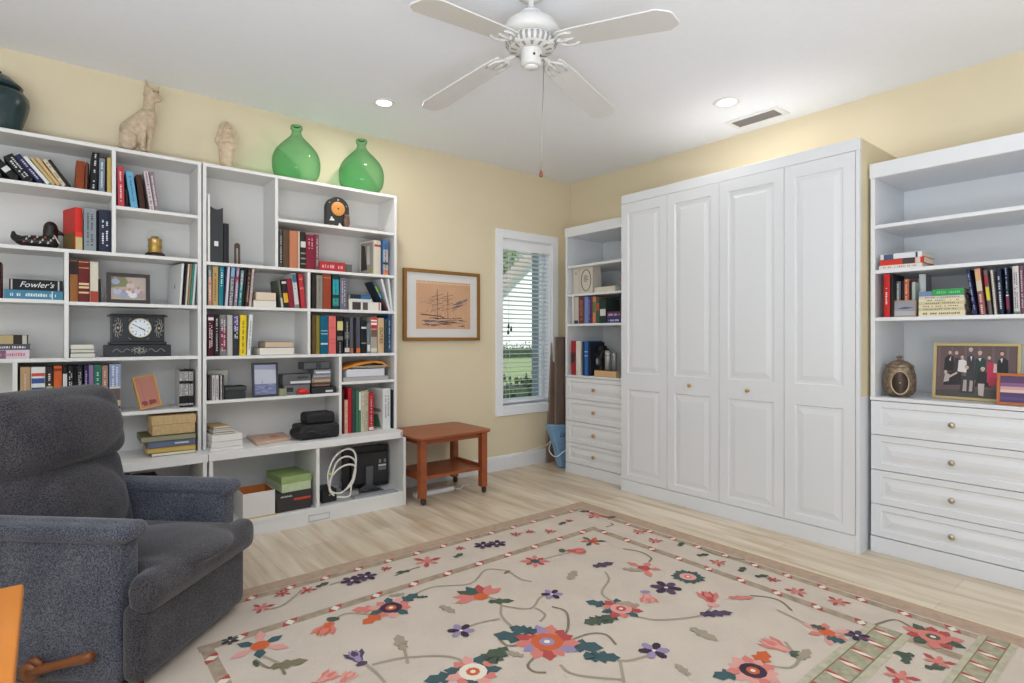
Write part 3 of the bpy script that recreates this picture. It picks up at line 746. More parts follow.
rect(rx0 + .35, yi - bi / 2, xi + bi / 2, yi + bi / 2, TAUPE2); rect(xi - bi / 2, ry0 + .2, xi + bi / 2, yi, TAUPE2)
rect(rx0 + .12, ry0 + .2, rx0 + .12 + .045, yo, TAUPE2); rect(rx0 + .355, ry0 + .2, rx0 + .355 + .045, yi, TAUPE2)
diamonds((rx0 + .2, yo), (xo, yo), .17, bo, 'x'); diamonds((rx0 + .4, yi), (xi, yi), .19, bi, 'x')
diamonds((xo, yo), (xo, ry0 + .3), .165, bo, 'y'); diamonds((xi, yi), (xi, ry0 + .55), .165, bi, 'y')
diamonds((rx0 + .1425, yo), (rx0 + .1425, ry0 + .3), .17, bo, 'y'); diamonds((rx0 + .3775, yi), (rx0 + .3775, ry0 + .5), .17, bi, 'y')
# the two wide bars of the near end border
for yc, hb, xe in ((-3.235, .075, xi + .03), (-3.535, .058, xo + .04)):
    rect(rx0 + .2, yc - hb, xe, yc + hb, STR); rect(rx0 + .2, yc - hb * .62, xe, yc + hb * .62, OLV)
    rect(rx0 + .2, yc - hb * .55, xe, yc + hb * .55, mat((160, 154, 128), .95, noise=.2, scale=40)); diamonds((xe - 2.4, yc), (xe, yc), .11, hb * 1.1, 'x')
def G(u, v): q_ = at(u, v, 'z', RZ); return (q_.x, q_.y)
def R_(p, dx, dy, a): return (p[0] + dx * math.cos(a) - dy * math.sin(a), p[1] + dx * math.sin(a) + dy * math.cos(a))
def jag(c, a, L_, w, m, teeth=3):
    """a serrated leaf or petal growing from c in direction a"""
    up = []; dn = []
    for k in range(teeth):
        f0 = (k + .3) / teeth; f1 = (k + .75) / teeth
        ww = w * (1 - abs(2 * f0 - .9) ** 1.5 * .55)
        up += [(L_ * f0, ww * .5), (L_ * f1 * .93, ww * .28)]; dn += [(L_ * f0, -ww * .5), (L_ * f1 * .93, -ww * .28)]
    pts = [(0, 0)] + dn + [(L_, 0)] + up[::-1]
    pol([R_(c, x, y, a) for x, y in pts], m)
def petal(c, a, L_, w, m): pol([R_(c, x, y, a) for x, y in ((0, -w * .15), (L_ * .45, -w * .5), (L_ * .85, -w * .4), (L_, 0), (L_ * .85, w * .4), (L_ * .45, w * .5), (0, w * .15))], m)
def disc(c, r, m, n=10, e=1.0): pol([(c[0] + r * math.cos(2 * PI * k / n), c[1] + r * e * math.sin(2 * PI * k / n)) for k in range(n)], m)
def stem(px, m=STEM, w=.012):
    P = smooth_pts([Vector(G(*q_) + (0,)) for q_ in px], 5); L1 = []; L2 = []
    for i in range(len(P)):
        d = P[min(i + 1, len(P) - 1)] - P[max(i - 1, 0)]; d.normalize(); n_ = Vector((-d.y, d.x, 0)) * w / 2
        L1.append(P[i] + n_); L2.append(P[i] - n_)
    z = lay(); vs = [(p.x - RX, p.y - RY, z) for p in L1 + L2]; k = len(P)
    t.faces(vs, [(i, i + 1, k + i + 1, k + i) for i in range(k - 1)], m)
def rosette(u, v, r, a0, cols, inner, heart, leaves=(), n=8):
    r *= .86
    c = G(u, v)
    for a, m in leaves: jag(R_(c, r * .5, 0, a), a, r * 1.15, r * .75, m)
    n = int(n * 1.3)
    for k in range(n): jag(c, a0 + 2 * PI * k / n, r * (1 if k % 3 else .88), r * .55, cols[k % len(cols)], 3)
    disc(c, r * .48, inner, 12); disc(c, r * .24, heart, 8); disc(c, r * .1, CRM, 6)
def star(u, v, r, a0, m1, m2, core, n=6):
    r *= .86
    c = G(u, v)
    for k in range(n): jag(c, a0 + 2 * PI * k / n, r * (1 if k % 2 else .8), r * .42, m1 if k % 2 else m2, 2)
    disc(c, r * .3, core, 8)
def violet(u, v, r, a0=.4, m1=DKP, m2=LAV):
    r *= .86
    c = G(u, v)
    for k in range(6): petal(R_(c, r * .12, 0, a0 + k * PI / 3), a0 + k * PI / 3, r * .9, r * .55, m1 if k % 2 == 0 else m2)
    disc(c, r * .14, CRM, 6)
def tulip(u, v, L_, a, m1, m2, m3):
    L_ *= .9
    c = G(u, v)
    for d, m in ((-.42, m1), (.42, m1), (-.15, m2), (.15, m2), (0, m1)): jag(c, a + d, L_, L_ * .34, m, 2)
    petal(c, a + PI, L_ * .35, L_ * .5, m3); petal(c, a, L_ * .5, L_ * .25, m2)
# stems and tendrils
for s_ in ([(391, 608), (430, 588), (470, 584), (486, 570), (508, 571)], [(508, 571), (520, 579), (532, 582)], [(481, 595), (500, 602), (502, 617), (522, 634), (530, 636)], [(502, 606), (530, 609), (540, 598), (551, 594)],
           [(500, 619), (480, 623), (466, 628)], [(540, 622), (545, 615), (535, 608)], [(473, 668), (450, 657), (405, 658), (372, 665)], [(360, 660), (375, 672), (385, 683)], [(621, 612), (655, 620), (700, 616), (712, 606)],
           [(621, 606), (602, 594), (609, 580), (605, 572)], [(560, 648), (590, 648), (620, 661), (648, 656)], [(620, 661), (624, 683)], [(560, 665), (575, 675), (622, 680)], [(757, 664), (790, 668), (800, 658)], [(535, 562), (556, 556), (574, 552)],
           [(330, 624), (345, 614), (372, 615)], [(800, 661), (785, 642)], [(827, 634), (800, 621), (777, 610)], [(857, 636), (840, 636)], [(300, 592), (282, 606), (264, 610)], [(330, 585), (352, 578)], [(260, 655), (280, 664)], [(408, 664), (404, 648)]): stem(s_)
for s_ in ([(497, 636), (508, 646), (530, 643), (538, 637)], [(561, 640), (568, 628), (566, 612), (552, 607)], [(540, 653), (528, 665), (534, 672), (546, 673)], [(572, 640), (590, 634), (606, 635), (616, 645)], [(750, 596), (765, 597), (780, 601), (792, 611)],
           [(623, 549), (640, 552), (651, 558), (649, 562)], [(875, 625), (895, 620), (912, 628), (925, 634)], [(255, 660), (268, 668), (280, 667), (285, 675)], [(700, 549), (720, 556), (745, 560)], [(610, 523), (613, 525), (606, 527)], [(395, 576), (410, 570), (420, 567)]): stem(s_, STEM2, .011)
# flowers of the field
rosette(547, 642, .155, .2, (RED, SAL, LAV, SAL), ORG, LAV, ((2.2, TEAL), (-.9, TEAL)), 10)
rosette(473, 672, .125, .1, (SAL, TEAL, PINK), CRM, ORG, ((.35, GRN), (2.8, TEAL)), 9)
rosette(621, 609, .115, .3, (SAL, TEAL, RED), PINK, RED, ((3.4, GRN), (2.0, TEAL)), 8)
rosette(753, 671, .115, .2, (PINK, SAL, PINK), DKP, ORG, ((2.7, TEAL), (.2, ORG)), 9)
rosette(391, 608, .12, .0, (SAL, PINK, TEAL), DKP, ORG, ((.3, TEAL), (2.6, SAL), (3.5, ORG)), 8)
rosette(688, 577, .10, .5, (GRN, TEAL), PINK, SAL, (), 11)
star(260, 646, .14, .25, PINK, TEAL, ORG); violet(230, 641, .04, .3, GRN, DKP)
c = G(481, 597)
for k in range(7): jag(c, .1 + k * .48, .13, .06, (SAL, SAL, RED, TEAL, GRN, SAL, SAL)[k], 2)
jag(G(488, 602), -.6, .12, .06, GRN); disc(c, .035, ORG)
star(535, 561.5, .10, .1, SAL, RED, TEAL, 8); star(644, 568.5, .13, .35, SAL, SAL, RED, 5); star(592, 541.5, .10, .4, GRN, ORG, RED, 6)
tulip(331, 622, .13, -2.3, SAL, ORG, GRN); tulip(566, 551, .13, -.75, SAL, RED, GRN); tulip(360, 662, .10, 1.5, PUR, LAV, PUR); tulip(318, 683, .09, .3, SAL, PINK, SAL); tulip(341, 683, .08, .5, PINK, SAL, PINK)
tulip(712, 603, .13, .8, SAL, RED, PINK); tulip(790, 652, .13, 1.55, SAL, PINK, GRN); jag(G(728, 598), -.7, .12, .05, SAL)
tulip(646, 594, .11, -2.3, SAL, PINK, LAV); violet(666, 588, .085, .1, PUR, DKP); violet(461, 631, .065); violet(552, 594.6, .06); violet(654, 651, .07); violet(857, 636, .055, .2, PUR, DKP)
jag(G(700, 615), -.55, .15, .07, PUR, 4); jag(G(593, 567), -.25, .13, .07, PUR, 3); jag(G(583, 656), -.8, .14, .09, TEAL, 4); jag(G(537, 633), 2.1, .12, .08, TEAL, 4); jag(G(608, 618), 2.9, .12, .09, GRN, 4); jag(G(490, 664), .4, .13, .08, GRN, 4)
star(827, 633, .12, .5, PINK, SAL, ORG, 6); jag(G(826, 638), -1.2, .07, .06, TEAL); jag(G(826, 630), 1.8, .06, .05, GRN)
for u, v, a, L_, m in ((428, 597, 2.6, .06, GRN), (504, 574, .2, .05, OLV), (404, 650, 1.3, .12, STEM), (575, 571, -2.6, .12, STEM), (622, 569, -.9, .11, STEM), (690, 628, -1.6, .13, STEM), (640, 606, 2.2, .11, STEM), (690, 676, 1.3, .08, STEM), (524, 657, 2.0, .08, STEM), (440, 606, -1.4, .1, STEM), (405, 594, 2.8, .08, STEM), (800, 660, .1, .1, STEM), (258, 667, 1.6, .05, GRN), (270, 668, -.3, .13, OLV)):
    jag(G(u, v), a, L_, L_ * .5, m)
# flowers of the borders
for u, v, r in ((595, 516, .085), (427, 561.5, .10), (282, 594, .05), (307, 590.6, .055), (262, 608, .065), (516, 534.5, .05), (530, 532, .045), (550, 531.6, .055), (569, 521, .04), (639, 532, .06), (655, 541, .06), (718, 563, .06), (797, 592, .065), (838, 602, .065), (773, 580, .045), (938, 662, .07), (900, 677, .075), (460, 548.5, .04), (386, 569, .04)):
    star(u, v, r, (u * .37) % 1, RED, SAL if r > .05 else RED, RED if r < .06 else SAL, 6)
rosette(933, 637.5, .125, .3, (RED, GRN, SAL), SAL, GRN, (), 8)
for u, v in ((483, 545.6), (497, 544), (352, 581), (366, 577)): violet(u, v, .065, .9, DKP, PUR)
for u, v, a in ((410, 571, 2.9), (454, 558, .3), (559, 525, .2), (679, 546.5, .3), (697, 556, -.4), (740, 572, .2), (755, 577, -.5), (606, 518, -.4), (590, 512, 2.4), (915, 656, 2.2), (905, 664, .2), (925, 668, -.7), (316, 588, .3)): jag(G(u, v), a, .075, .045, GRN, 2)
rb_ = t.build('woven_field', rug)
# fringe along the cabinet side: countless knotted threads
t = MB(); rnd = random.Random(2); FR = mat((222, 208, 176), .95)
y = ry0
while y < ry1:
    L_ = rnd.uniform(.018, .04); a = rnd.uniform(-.4, .4); w = .0035
    x0 = rx1 - RX; yy = y - RY
    t.faces([(x0, yy - w, .006), (x0 + L_, yy + a * L_ - w, .003), (x0 + L_, yy + a * L_ + w, .004), (x0, yy + w, .008)], [(0, 1, 2, 3)], FR)
    y += rnd.uniform(.008, .02)
t.box((rx1 - RX - .006, ry0 - RY, .002), (rx1 - RX + .006, ry1 - RY, RZ + .002), FR)
tag(t.build('fringe', rug), kind='stuff')

# ================================================================== RECLINER
p0 = at(142, 696, 'z', .012); p1 = at(246, 607, 'z', .012)
ca = math.atan2(p1.y - p0.y, p1.x - p0.x); WC = .685; YA = .062
rec = empty('recliner', 'large charcoal grey upholstered recliner in front of the bookcases', 'armchair', (p0.x, p0.y, .013), ca)
FAB = fabric_material((40, 41, 48), (112, 114, 124)); FAB2 = fabric_material((38, 36, 39), (92, 88, 90))
t = MB(); t.box((.03, .05, .03), (WC - .03, .66, .25), FAB2, .02, seg=3); t.box((.06, .1, 0), (WC - .06, .6, .03), BLACK); t.build('base', rec)
blob('front_panel', [('b', (.004, .006, .02), (WC - .045, .09, .29), .035)], FAB2, .011, rec)
AW = .105
for s_ in (0, 1):
    x0, x1 = (0, AW) if s_ == 0 else (WC - AW, WC)
    blob('arm_panel', [('b', (x0 + .002, YA + .02, .02), (x1 - .002, .70, .52), .022)], FAB, .011, rec)
    xo_, xi_ = (.016, .004) if s_ == 0 else (.004, .016)
    blob('arm_pad', [('b', (x0 - xo_, YA + .002, .492), (x1 + xi_, .68, .556), .03), ('c', (x0 + .02, YA + .022, .524), (x1 - .02, YA + .022, .524), .034, .034),
                     ('c', (x0 + .05, YA + .05, .523), (x0 + .05, .64, .523), .042, .042), ('c', (x1 - .04, YA + .05, .523), (x1 - .04, .64, .523), .040, .040)], FAB, .009, rec, smooth=4)
blob('seat_cushion', [('b', (AW - .004, .02, .27), (WC - AW + .004, .52, .392), .03), ('b', (.006, -.022, .250), (WC - .004, YA + .012, .384), .040),
                      ('b', (.03, -.034, .268), (WC - .03, .10, .366), .045), ('e', (WC / 2, .20, .362), (.25, .28, .050))], FAB2, .010, rec, smooth=8)
TA = math.radians(-13)
tilt = Matrix.Translation((0, .475, .35)) @ Matrix.Rotation(TA, 4, 'X')
def T_(p): return tuple(tilt @ Vector(p))
blob('lower_back_cushion', [('b', (.085, -.005, .0), (WC - .085, .15, .37), .05, tilt), ('e', T_((WC / 2, .0, .16)), (.22, .05, .17), (TA, 0, 0))], FAB2, .010, rec, smooth=6)
blob('head_cushion', [('b', (.055, -.045, .335), (WC - .07, .16, .648), .07, tilt), ('e', T_((WC / 2, -.03, .48)), (.25, .06, .13), (TA, 0, 0)), ('c', T_((.11, .03, .61)), T_((WC - .15, .03, .61)), .05, .05)], FAB2, .010, rec, smooth=6)
blob('back_shell', [('b', (.045, .12, -.15), (WC - .045, .21, .60), .04, tilt)], FAB, .014, rec)
LEV = mat((118, 66, 30), .35, noise=.15, scale=8)
lv = MB(); Mi = Matrix.Rotation(-ca, 4, 'Z') @ Matrix.Translation((-p0.x, -p0.y, -.013))
def at_plane(u, v, P, n):
    d = ray(u, v); o = Vector((CX, CY, CZ)); return o + d * ((P - o).dot(n) / d.dot(n))
S_ = Vector((math.cos(ca), math.sin(ca), 0)); Pp = p0 - S_ * .03
e0 = Mi @ at_plane(30, 672, Pp, S_); e1 = Mi @ at_plane(93, 656, Pp, S_)
lv.lathe([(0, -.014), (.03, -.014), (.034, -.008), (.034, .008), (.03, .014), (0, .014)], LEV, 24, M=Matrix.Translation(e0) @ Matrix.Rotation(PI / 2, 4, 'Y'))
dv = (e1 - e0); lv.tube([e0 + dv * f for f in (.0, .2, .4, .6, .8, .96, 1.0)], [.020, .016, .014, .014, .016, .018, .012], LEV, 12)
lv.tube([e0 + dv * .2 + Vector((0, 0, .01)), e0 + dv * .08 + Vector((0, 0, .036)), e0 + Vector((0, 0, .035))], [.01, .012, .008], LEV, 10)
lv.tube([e0, e0 + Vector((.045, 0, 0))], .012, BLACK, 12)
lo_ = lv.build('recline_lever', rec); lo_['label'] = 'curved brown wooden lever'

# ================================================================== THINGS ON SHELVES
class Fr:
    """a shelf seen from the front: r runs right, dep runs into the shelf, z up"""
    def __init__(s, wall, front, z, where=None, group=None): s.w, s.f, s.z, s.where, s.group, s.n, s.top = wall, front, z, where, group, 0, 99
    def pt(s, u, v, dep=0.0):
        if s.w == 'A': p = at(u, v, 'y', s.f + dep); return p.x, p.z
        p = at(u, v, 'x', s.f + dep); return -p.y, p.z
    def r(s, u, dep=0.0): return s.pt(u, 300, dep)[0]
    def zz(s, u, v, dep=0.0): return s.pt(u, v, dep)[1]
    def world(s, r, dep, z): return (r, s.f + dep, z) if s.w == 'A' else (s.f + dep, -r, z)
    @property
    def rz(s): return 0.0 if s.w == 'A' else RB
ORD = ['first', 'second', 'third', 'fourth', 'fifth', 'sixth', 'seventh', 'eighth', 'ninth', 'tenth', 'eleventh', 'twelfth', 'thirteenth', 'fourteenth', 'fifteenth', 'sixteenth', 'seventeenth', 'eighteenth']
LABELS = set()
def strokes(t, w, h, m, rnd, z0=.12, z1=.88, rows=1, y=-.0034):
    """small unreadable printed lettering running down a spine"""
    for r_ in range(rows):
        xc = w * (r_ + 1) / (rows + 1); hw_ = min(.0045, w * .22 / rows); z = z0 * h
        while z < z1 * h:
            L_ = rnd.uniform(.003, .008)
            if rnd.random() < .82: t.faces([(xc - hw_, y, z), (xc + hw_ * rnd.uniform(.3, 1), y, z), (xc + hw_ * rnd.uniform(.5, 1), y, z + L_), (xc - hw_, y, z + L_)], [(0, 1, 2, 3)], m)
            z += L_ + .0035
def book_mesh(root, w, h, D, col, bands, ink, seed, rough=.45, rows=1, cover2=None, pagecol=None, ink_rng=(.12, .88)):
    rnd = random.Random(seed); m = mat(col, .55, spec=.25); b = .0028 if w > .012 else .0012
    t = MB(); n = 6
    arc = [(b * 0 + w * k / n, -.003 * math.sin(PI * k / n)) for k in range(n + 1)] + [(w, .005), (0, .005)]
    t.prism(arc, 0, h, m, axis='z')
    m2 = mat(cover2, .55, spec=.25) if cover2 else m
    t.box((0, .005, 0), (b, D, h), m2); t.box((w - b, .005, 0), (w, D, h), m2)
    ly = -.0031
    for k, (a, c, cc) in enumerate(bands):
        y = ly - .0001 * (k + 1); t.faces([(w * .03, y, h * a), (w * .97, y, h * a), (w * .97, y, h * c), (w * .03, y, h * c)], [(0, 1, 2, 3)], mat(cc, .55, spec=.25))
    if ink: strokes(t, w, h, mat(ink, .5), rnd, ink_rng[0], ink_rng[1], rows=rows, y=ly - .0009)
    o = t.build('cover', root)
    t = MB(); t.box((b, .005, .003), (w - b, D - .004, h - .003), mat(pagecol, .8) if pagecol else PAGE); t.build('page_block', root)
    return o
def book(fr, u0, u1, vt, col, desc, ut=None, bands=(), ink=None, dep=0.0, D=None, title=None, tcol=(20, 20, 20), seed=None, yaw=0.0, rows=1, name='book', cat='book', cover2=None, pagecol=None, ink_rng=(.12, .88), tsize=None, zb=None):
    fr.n += 1; zb = (fr.z if zb is None else zb) + .0006
    x0, x1 = fr.r(u0, dep) + .0006, fr.r(u1, dep) - .0006
    zt = fr.zz((u0 + u1) / 2 if ut is None else ut + (u1 - u0) / 2, vt, dep); zt = min(zt, fr.top); H_ = max(.04, zt - zb)
    th = 0.0; w = x1 - x0
    if ut is not None:
        th = math.atan2(fr.pt(ut, vt, dep)[0] - fr.pt(u0, vt, dep)[0], H_)
    w2_ = max(.005, w * math.cos(th)); h = (H_ - w2_ * math.sin(abs(th))) / math.cos(th)
    if th > 0: r, z = x1 - w2_ * math.cos(th), zb + w2_ * math.sin(th)
    else: r, z = x0, zb
    label = desc + (', ' + ORD[fr.n - 1] + ' from left ' + fr.where if fr.where else '')
    if len(label.split()) > 16: print('LONG', len(label.split()), label)
    assert label not in LABELS, label
    LABELS.add(label)
    root = empty(name, label, cat, fr.world(r, dep, z), fr.rz + yaw, fr.group, ry=th)
    D = D or min(.205, max(.11, h * .72))
    book_mesh(root, w2_, h, D, col, bands, ink, seed or fr.n * 13 + int(u0), rows=rows, cover2=cover2, pagecol=pagecol, ink_rng=ink_rng)
    if title: text_mesh(title, tsize or w2_ * .62, mat(tcol, .5), root, 'spine_title', put(w2_ / 2, -.0045, h * .5, DOWN), width=None)
    return root
def flat(fr, u0, u1, v0, v1, col, label, dep=0.0, D=.15, edge='spine', ink=None, zb=None, yaw=0.0, bands=(), pagecol=None, title=None, tcol=(230, 230, 230), tsize=None, shear=0., name='book', cat='book', seed=1):
    """a book lying flat: its spine or its page edge towards the room; v0 top, v1 bottom"""
    zb = (fr.zz((u0 + u1) / 2, v1, dep) if zb is None else zb) + .0004; zt = fr.zz((u0 + u1) / 2, v0, dep)
    r0, r1 = fr.r(u0, dep), fr.r(u1, dep); L_, th = r1 - r0, max(.004, zt - zb)
    assert label not in LABELS, label
    LABELS.add(label)
    root = empty(name, label, cat, fr.world(r0, dep, zb), fr.rz + yaw, fr.group)
    m = mat(col, .55, spec=.25); b = min(.0022, th * .2); rnd = random.Random(seed)
    t = MB(); t.box((0, .004, 0), (L_, D, b), m); t.box((0, .004, th - b), (L_, D, th), m)
    if edge == 'spine':
        t.box((0, 0, 0), (L_, .004, th), m)
        for k, (a, c, cc) in enumerate(bands): t.faces([(L_ * a, -.0003 - k * .0001, th * .04), (L_ * c, -.0003 - k * .0001, th * .04), (L_ * c, -.0003 - k * .0001, th * .96), (L_ * a, -.0003 - k * .0001, th * .96)], [(0, 1, 2, 3)], mat(cc, .5))
        if ink:
            x = .1 * L_; mm = mat(ink, .5)
            while x < .88 * L_:
                s_ = rnd.uniform(.003, .008)
                if rnd.random() < .8: t.faces([(x, -.0009, th * .3), (x + s_, -.0009, th * .3), (x + s_, -.0009, th * .68), (x, -.0009, th * rnd.uniform(.5, .68))], [(0, 1, 2, 3)], mm)
                x += s_ + .003
    else: t.box((L_ - b, .004, b), (L_, D, th - b), m) if edge == 'pages_left' else t.box((0, D - .004, b), (L_, D, th - b), m)
    t.build('cover', root)
    t = MB(); t.box((b, .004 if edge == 'spine' else .0015, b), (L_ - b, D - .005, th - b), mat(pagecol, .8) if pagecol else PAGE); t.build('page_block', root)
    if title: text_mesh(title, tsize or th * .8, mat(tcol, .5), root, 'spine_title', put(L_ / 2, -.0011, th * .5, FACE), shear=shear)
    return root
WK, NV = (232, 228, 222), (38, 42, 62)
FA = YF + .012

# ---- left unit
L1 = Fr('A', FA, 1.990, 'on top shelf under the green jar', 'books on the top shelf under the jar')
book(L1, -7, 11, 152, (34, 34, 36), 'black binder with white label, leaning', -40, bands=((.02, .45, (204, 204, 200)), (.02, .06, (34, 34, 36))), D=.2)
book(L1, 12.3, 24, 152, (30, 30, 32), 'thick black leaning book', -18, bands=((.30, .48, (214, 214, 208)),), D=.2)
book(L1, 24.3, 38, 152, (28, 28, 30), 'black leaning book with white lettering', -2, ink=(210, 210, 206), D=.2, rows=2)
book(L1, 38.3, 46.5, 153, (42, 42, 84), 'navy leaning book', 11.5, ink=(190, 190, 200), D=.19)
book(L1, 46.8, 52, 155.5, (226, 224, 222), 'white leaning book', 21, D=.19)
book(L1, 52.3, 57, 156.5, (186, 172, 118), 'olive tan leaning paperback', 28, D=.17)
book(L1, 57.3, 62, 157, (212, 168, 120), 'orange tan leaning paperback', 33.5, D=.17)
book(L1, 62.3, 67.5, 158.5, (206, 196, 168), 'cream leaning paperback', 41, ink=(120, 100, 60), D=.17)
book(L1, 67.8, 72.5, 159, (36, 32, 28), 'thin black leaning book', 46, D=.17)
book(L1, 75, 84, 161, (136, 62, 30), 'plain rust brown upright book', 76.2, D=.17)
book(L1, 84.5, 87.3, 162.5, (112, 66, 46), 'narrow brown upright book', 85.6, D=.15)
book(L1, 87.8, 89.3, 164, (30, 18, 22), 'thin blackish upright book', D=.15)
book(L1, 89.6, 97, 152.5, (26, 28, 28), 'tall black book with white lettering', 92.3, ink=(214, 214, 210), D=.19, ink_rng=(.05, .95))
book(L1, 98.6, 104.6, 158.5, (122, 134, 148), 'grey blue book', 99.2, ink=(220, 222, 226), D=.18)
book(L1, 105.2, 106.8, 158, (34, 34, 40), 'narrow blackish book', D=.17)
book(L1, 107, 111.3, 157.8, (198, 168, 92), 'yellow book against the divider', D=.17)

L2 = Fr('A', FA, 1.923, 'on shelf below the cat statue', 'books below the cat statue')
book(L2, 118, 124.6, 166.5, (188, 66, 76), 'pinkish red book with white lettering', 117, ink=(236, 214, 214), D=.18)
book(L2, 125.6, 128.6, 190, (32, 28, 34), 'short dark leaning book', 125.0, D=.16)
book(L2, 131, 138.2, 171, (104, 170, 200), 'light blue leaning book', 125.4, D=.17, ink=(60, 90, 140))
book(L2, 140, 145.6, 174.5, (66, 38, 28), 'dark brown leaning book', 135.6, D=.17)
book(L2, 149.8, 154.6, 171, (198, 178, 180), 'mauve striped leaning book', 143.2, bands=((.0, 1, (210, 196, 198)),), ink=(120, 90, 96), D=.18, ink_rng=(.02, .98))
book(L2, 154.9, 159.8, 171.5, (142, 122, 128), 'greyish purple leaning book', 148.6, ink=(222, 214, 216), D=.18)

L3 = Fr('A', FA, 1.664, 'on the duck decoy shelf', 'books beside the duck decoy')
bk = book(L3, 75, 83, 207.5, (214, 50, 42), 'red and gold book turned cover outward', bands=((0, .30, (206, 190, 138)), (.30, .42, (230, 70, 54))), yaw=math.radians(19), D=.15, dep=.0, cover2=(206, 60, 54))
t = MB(); t.quad((-.0006, .006, .0), (-.0006, .149, .0), (-.0006, .149, .093), (-.0006, .006, .093), mat((122, 96, 44), .5)); o = t.build('cover_panel', bk); o['label'] = 'gold brown lower cover'
book(L3, 83.8, 96.3, 208.5, (140, 148, 150), 'grey book with two dark title lines', ink=(44, 60, 76), rows=2, D=.19)
book(L3, 97, 98.4, 210, (26, 26, 30), 'thin black book', D=.18)
book(L3, 98.8, 111.2, 210, (40, 46, 66), 'thick navy book with bold white title', ink=(238, 238, 240), rows=2, D=.19, ink_rng=(.14, .74))

L4 = Fr('A', FA, 1.394, None, 'flat books below the duck decoy')
z1_ = L4.zz(30, 290.4)
flat(L4, 4, 63, 290.4, 299, (70, 130, 156), 'blue book lying flat under the black script-titled volume', zb=1.394, ink=(210, 226, 232), D=.19, bands=((.80, .82, (200, 220, 226)),), seed=4)
flat(L4, 9, 63, 279.8, 290, (30, 28, 32), 'black book lying flat with white script title', zb=z1_ + .001, title="Fowler's", shear=.35, D=.19, bands=((.03, .06, (190, 186, 180)), (.90, .93, (190, 186, 180))), tsize=.040)
L4b = Fr('A', FA, 1.394)
book(L4b, -5, 1.6, 262, (58, 20, 22), 'dark maroon upright book at the very left edge, below the duck')

L5 = Fr('A', FA, 1.388, 'left of the family photo', 'books left of the family photo')
book(L5, 69.6, 78, 260.5, (150, 96, 50), 'tan brown book with black upper corner', bands=((.66, .98, (42, 30, 26)),), D=.18)
book(L5, 78.2, 89.7, 260, (104, 34, 30), 'dark red book with gold ornaments', bands=((.80, .82, (200, 156, 100)), (.94, .96, (200, 156, 100)), (.32, .37, (222, 190, 150)), (.40, .45, (222, 190, 150)), (.2, .24, (222, 190, 150))), D=.19)
book(L5, 90, 98.4, 262, (214, 206, 186), 'cream book with red lower spine', bands=((0, .27, (166, 70, 48)),), D=.18)
book(L5, 98.7, 101, 279, (40, 30, 28), 'short thin blackish book', D=.12)
L5b = Fr('A', FA, 1.388, 'right of the family photo', 'thin books right of the family photo')
fo = book(L5b, 179, 181.6, 263.5, (222, 222, 220), 'white folder with a small black tassel mark', 182, D=.2, cover2=(218, 218, 216), yaw=math.radians(10))
t = MB(); t.faces([(-.0008, .08, .10), (-.0008, .095, .10), (-.0008, .09, .14)], [(0, 1, 2)], BLACK); t.build('tassel_print', fo)
for k, (a, b, u, c_, d_) in enumerate(((183, 184.8, 186, (42, 40, 42), 'thin black book'), (185, 187, 188, (216, 202, 182), 'thin cream book'), (187.2, 189.4, 190.2, (150, 118, 86), 'thin tan book'), (189.6, 191.8, 192.6, (54, 136, 122), 'thin green book'), (192, 194.4, 195, (208, 214, 210), 'thin pale grey book'))):
    book(L5b, a, b, 264, c_, d_, u, D=.19)

L6 = Fr('A', FA, 1.090, None, 'stacked books left of the mantel clock bay')
z1_ = L6.zz(15, 350); z2_ = L6.zz(15, 344.4)
flat(L6, -14, 29.4, 350, 357, (212, 198, 204), 'white and pink book, bottom of the stack left of the mantel clock bay', zb=1.090, ink=(206, 110, 130), bands=((0, .45, (120, 86, 110)),), seed=2)
flat(L6, -14, 30, 344.4, 350, (86, 82, 90), 'grey book, middle of the stack left of the mantel clock bay', zb=z1_, ink=(214, 214, 218), seed=5)
flat(L6, -14, 28, 334.8, 344.4, (52, 42, 34), 'thick black book with gold label, topmost of the left stack', zb=z2_, bands=((.2, .64, (178, 158, 108)), (.86, .97, (188, 182, 170))), seed=6)

L7 = Fr('A', FA, 1.090, None, 'notebooks left of the mantel clock')
z1_ = L7.zz(82, 353); z2_ = L7.zz(82, 349.3)
flat(L7, 70, 95.6, 353, 356.5, (70, 70, 66), 'thin notebook, lowest of the three left of the mantel clock', zb=1.090, edge='pages', pagecol=(214, 212, 200), D=.14)
flat(L7, 70.4, 95, 349.3, 353, (66, 64, 60), 'thin notebook, middle one of three left of the mantel clock', zb=z1_, edge='pages', pagecol=(208, 204, 186), D=.14, yaw=-.01)
flat(L7, 70.2, 94, 344.8, 349.3, (214, 212, 200), 'pale notebook, topmost of the three left of the mantel clock', zb=z2_, edge='pages', pagecol=(222, 220, 208), D=.13, yaw=-.02)

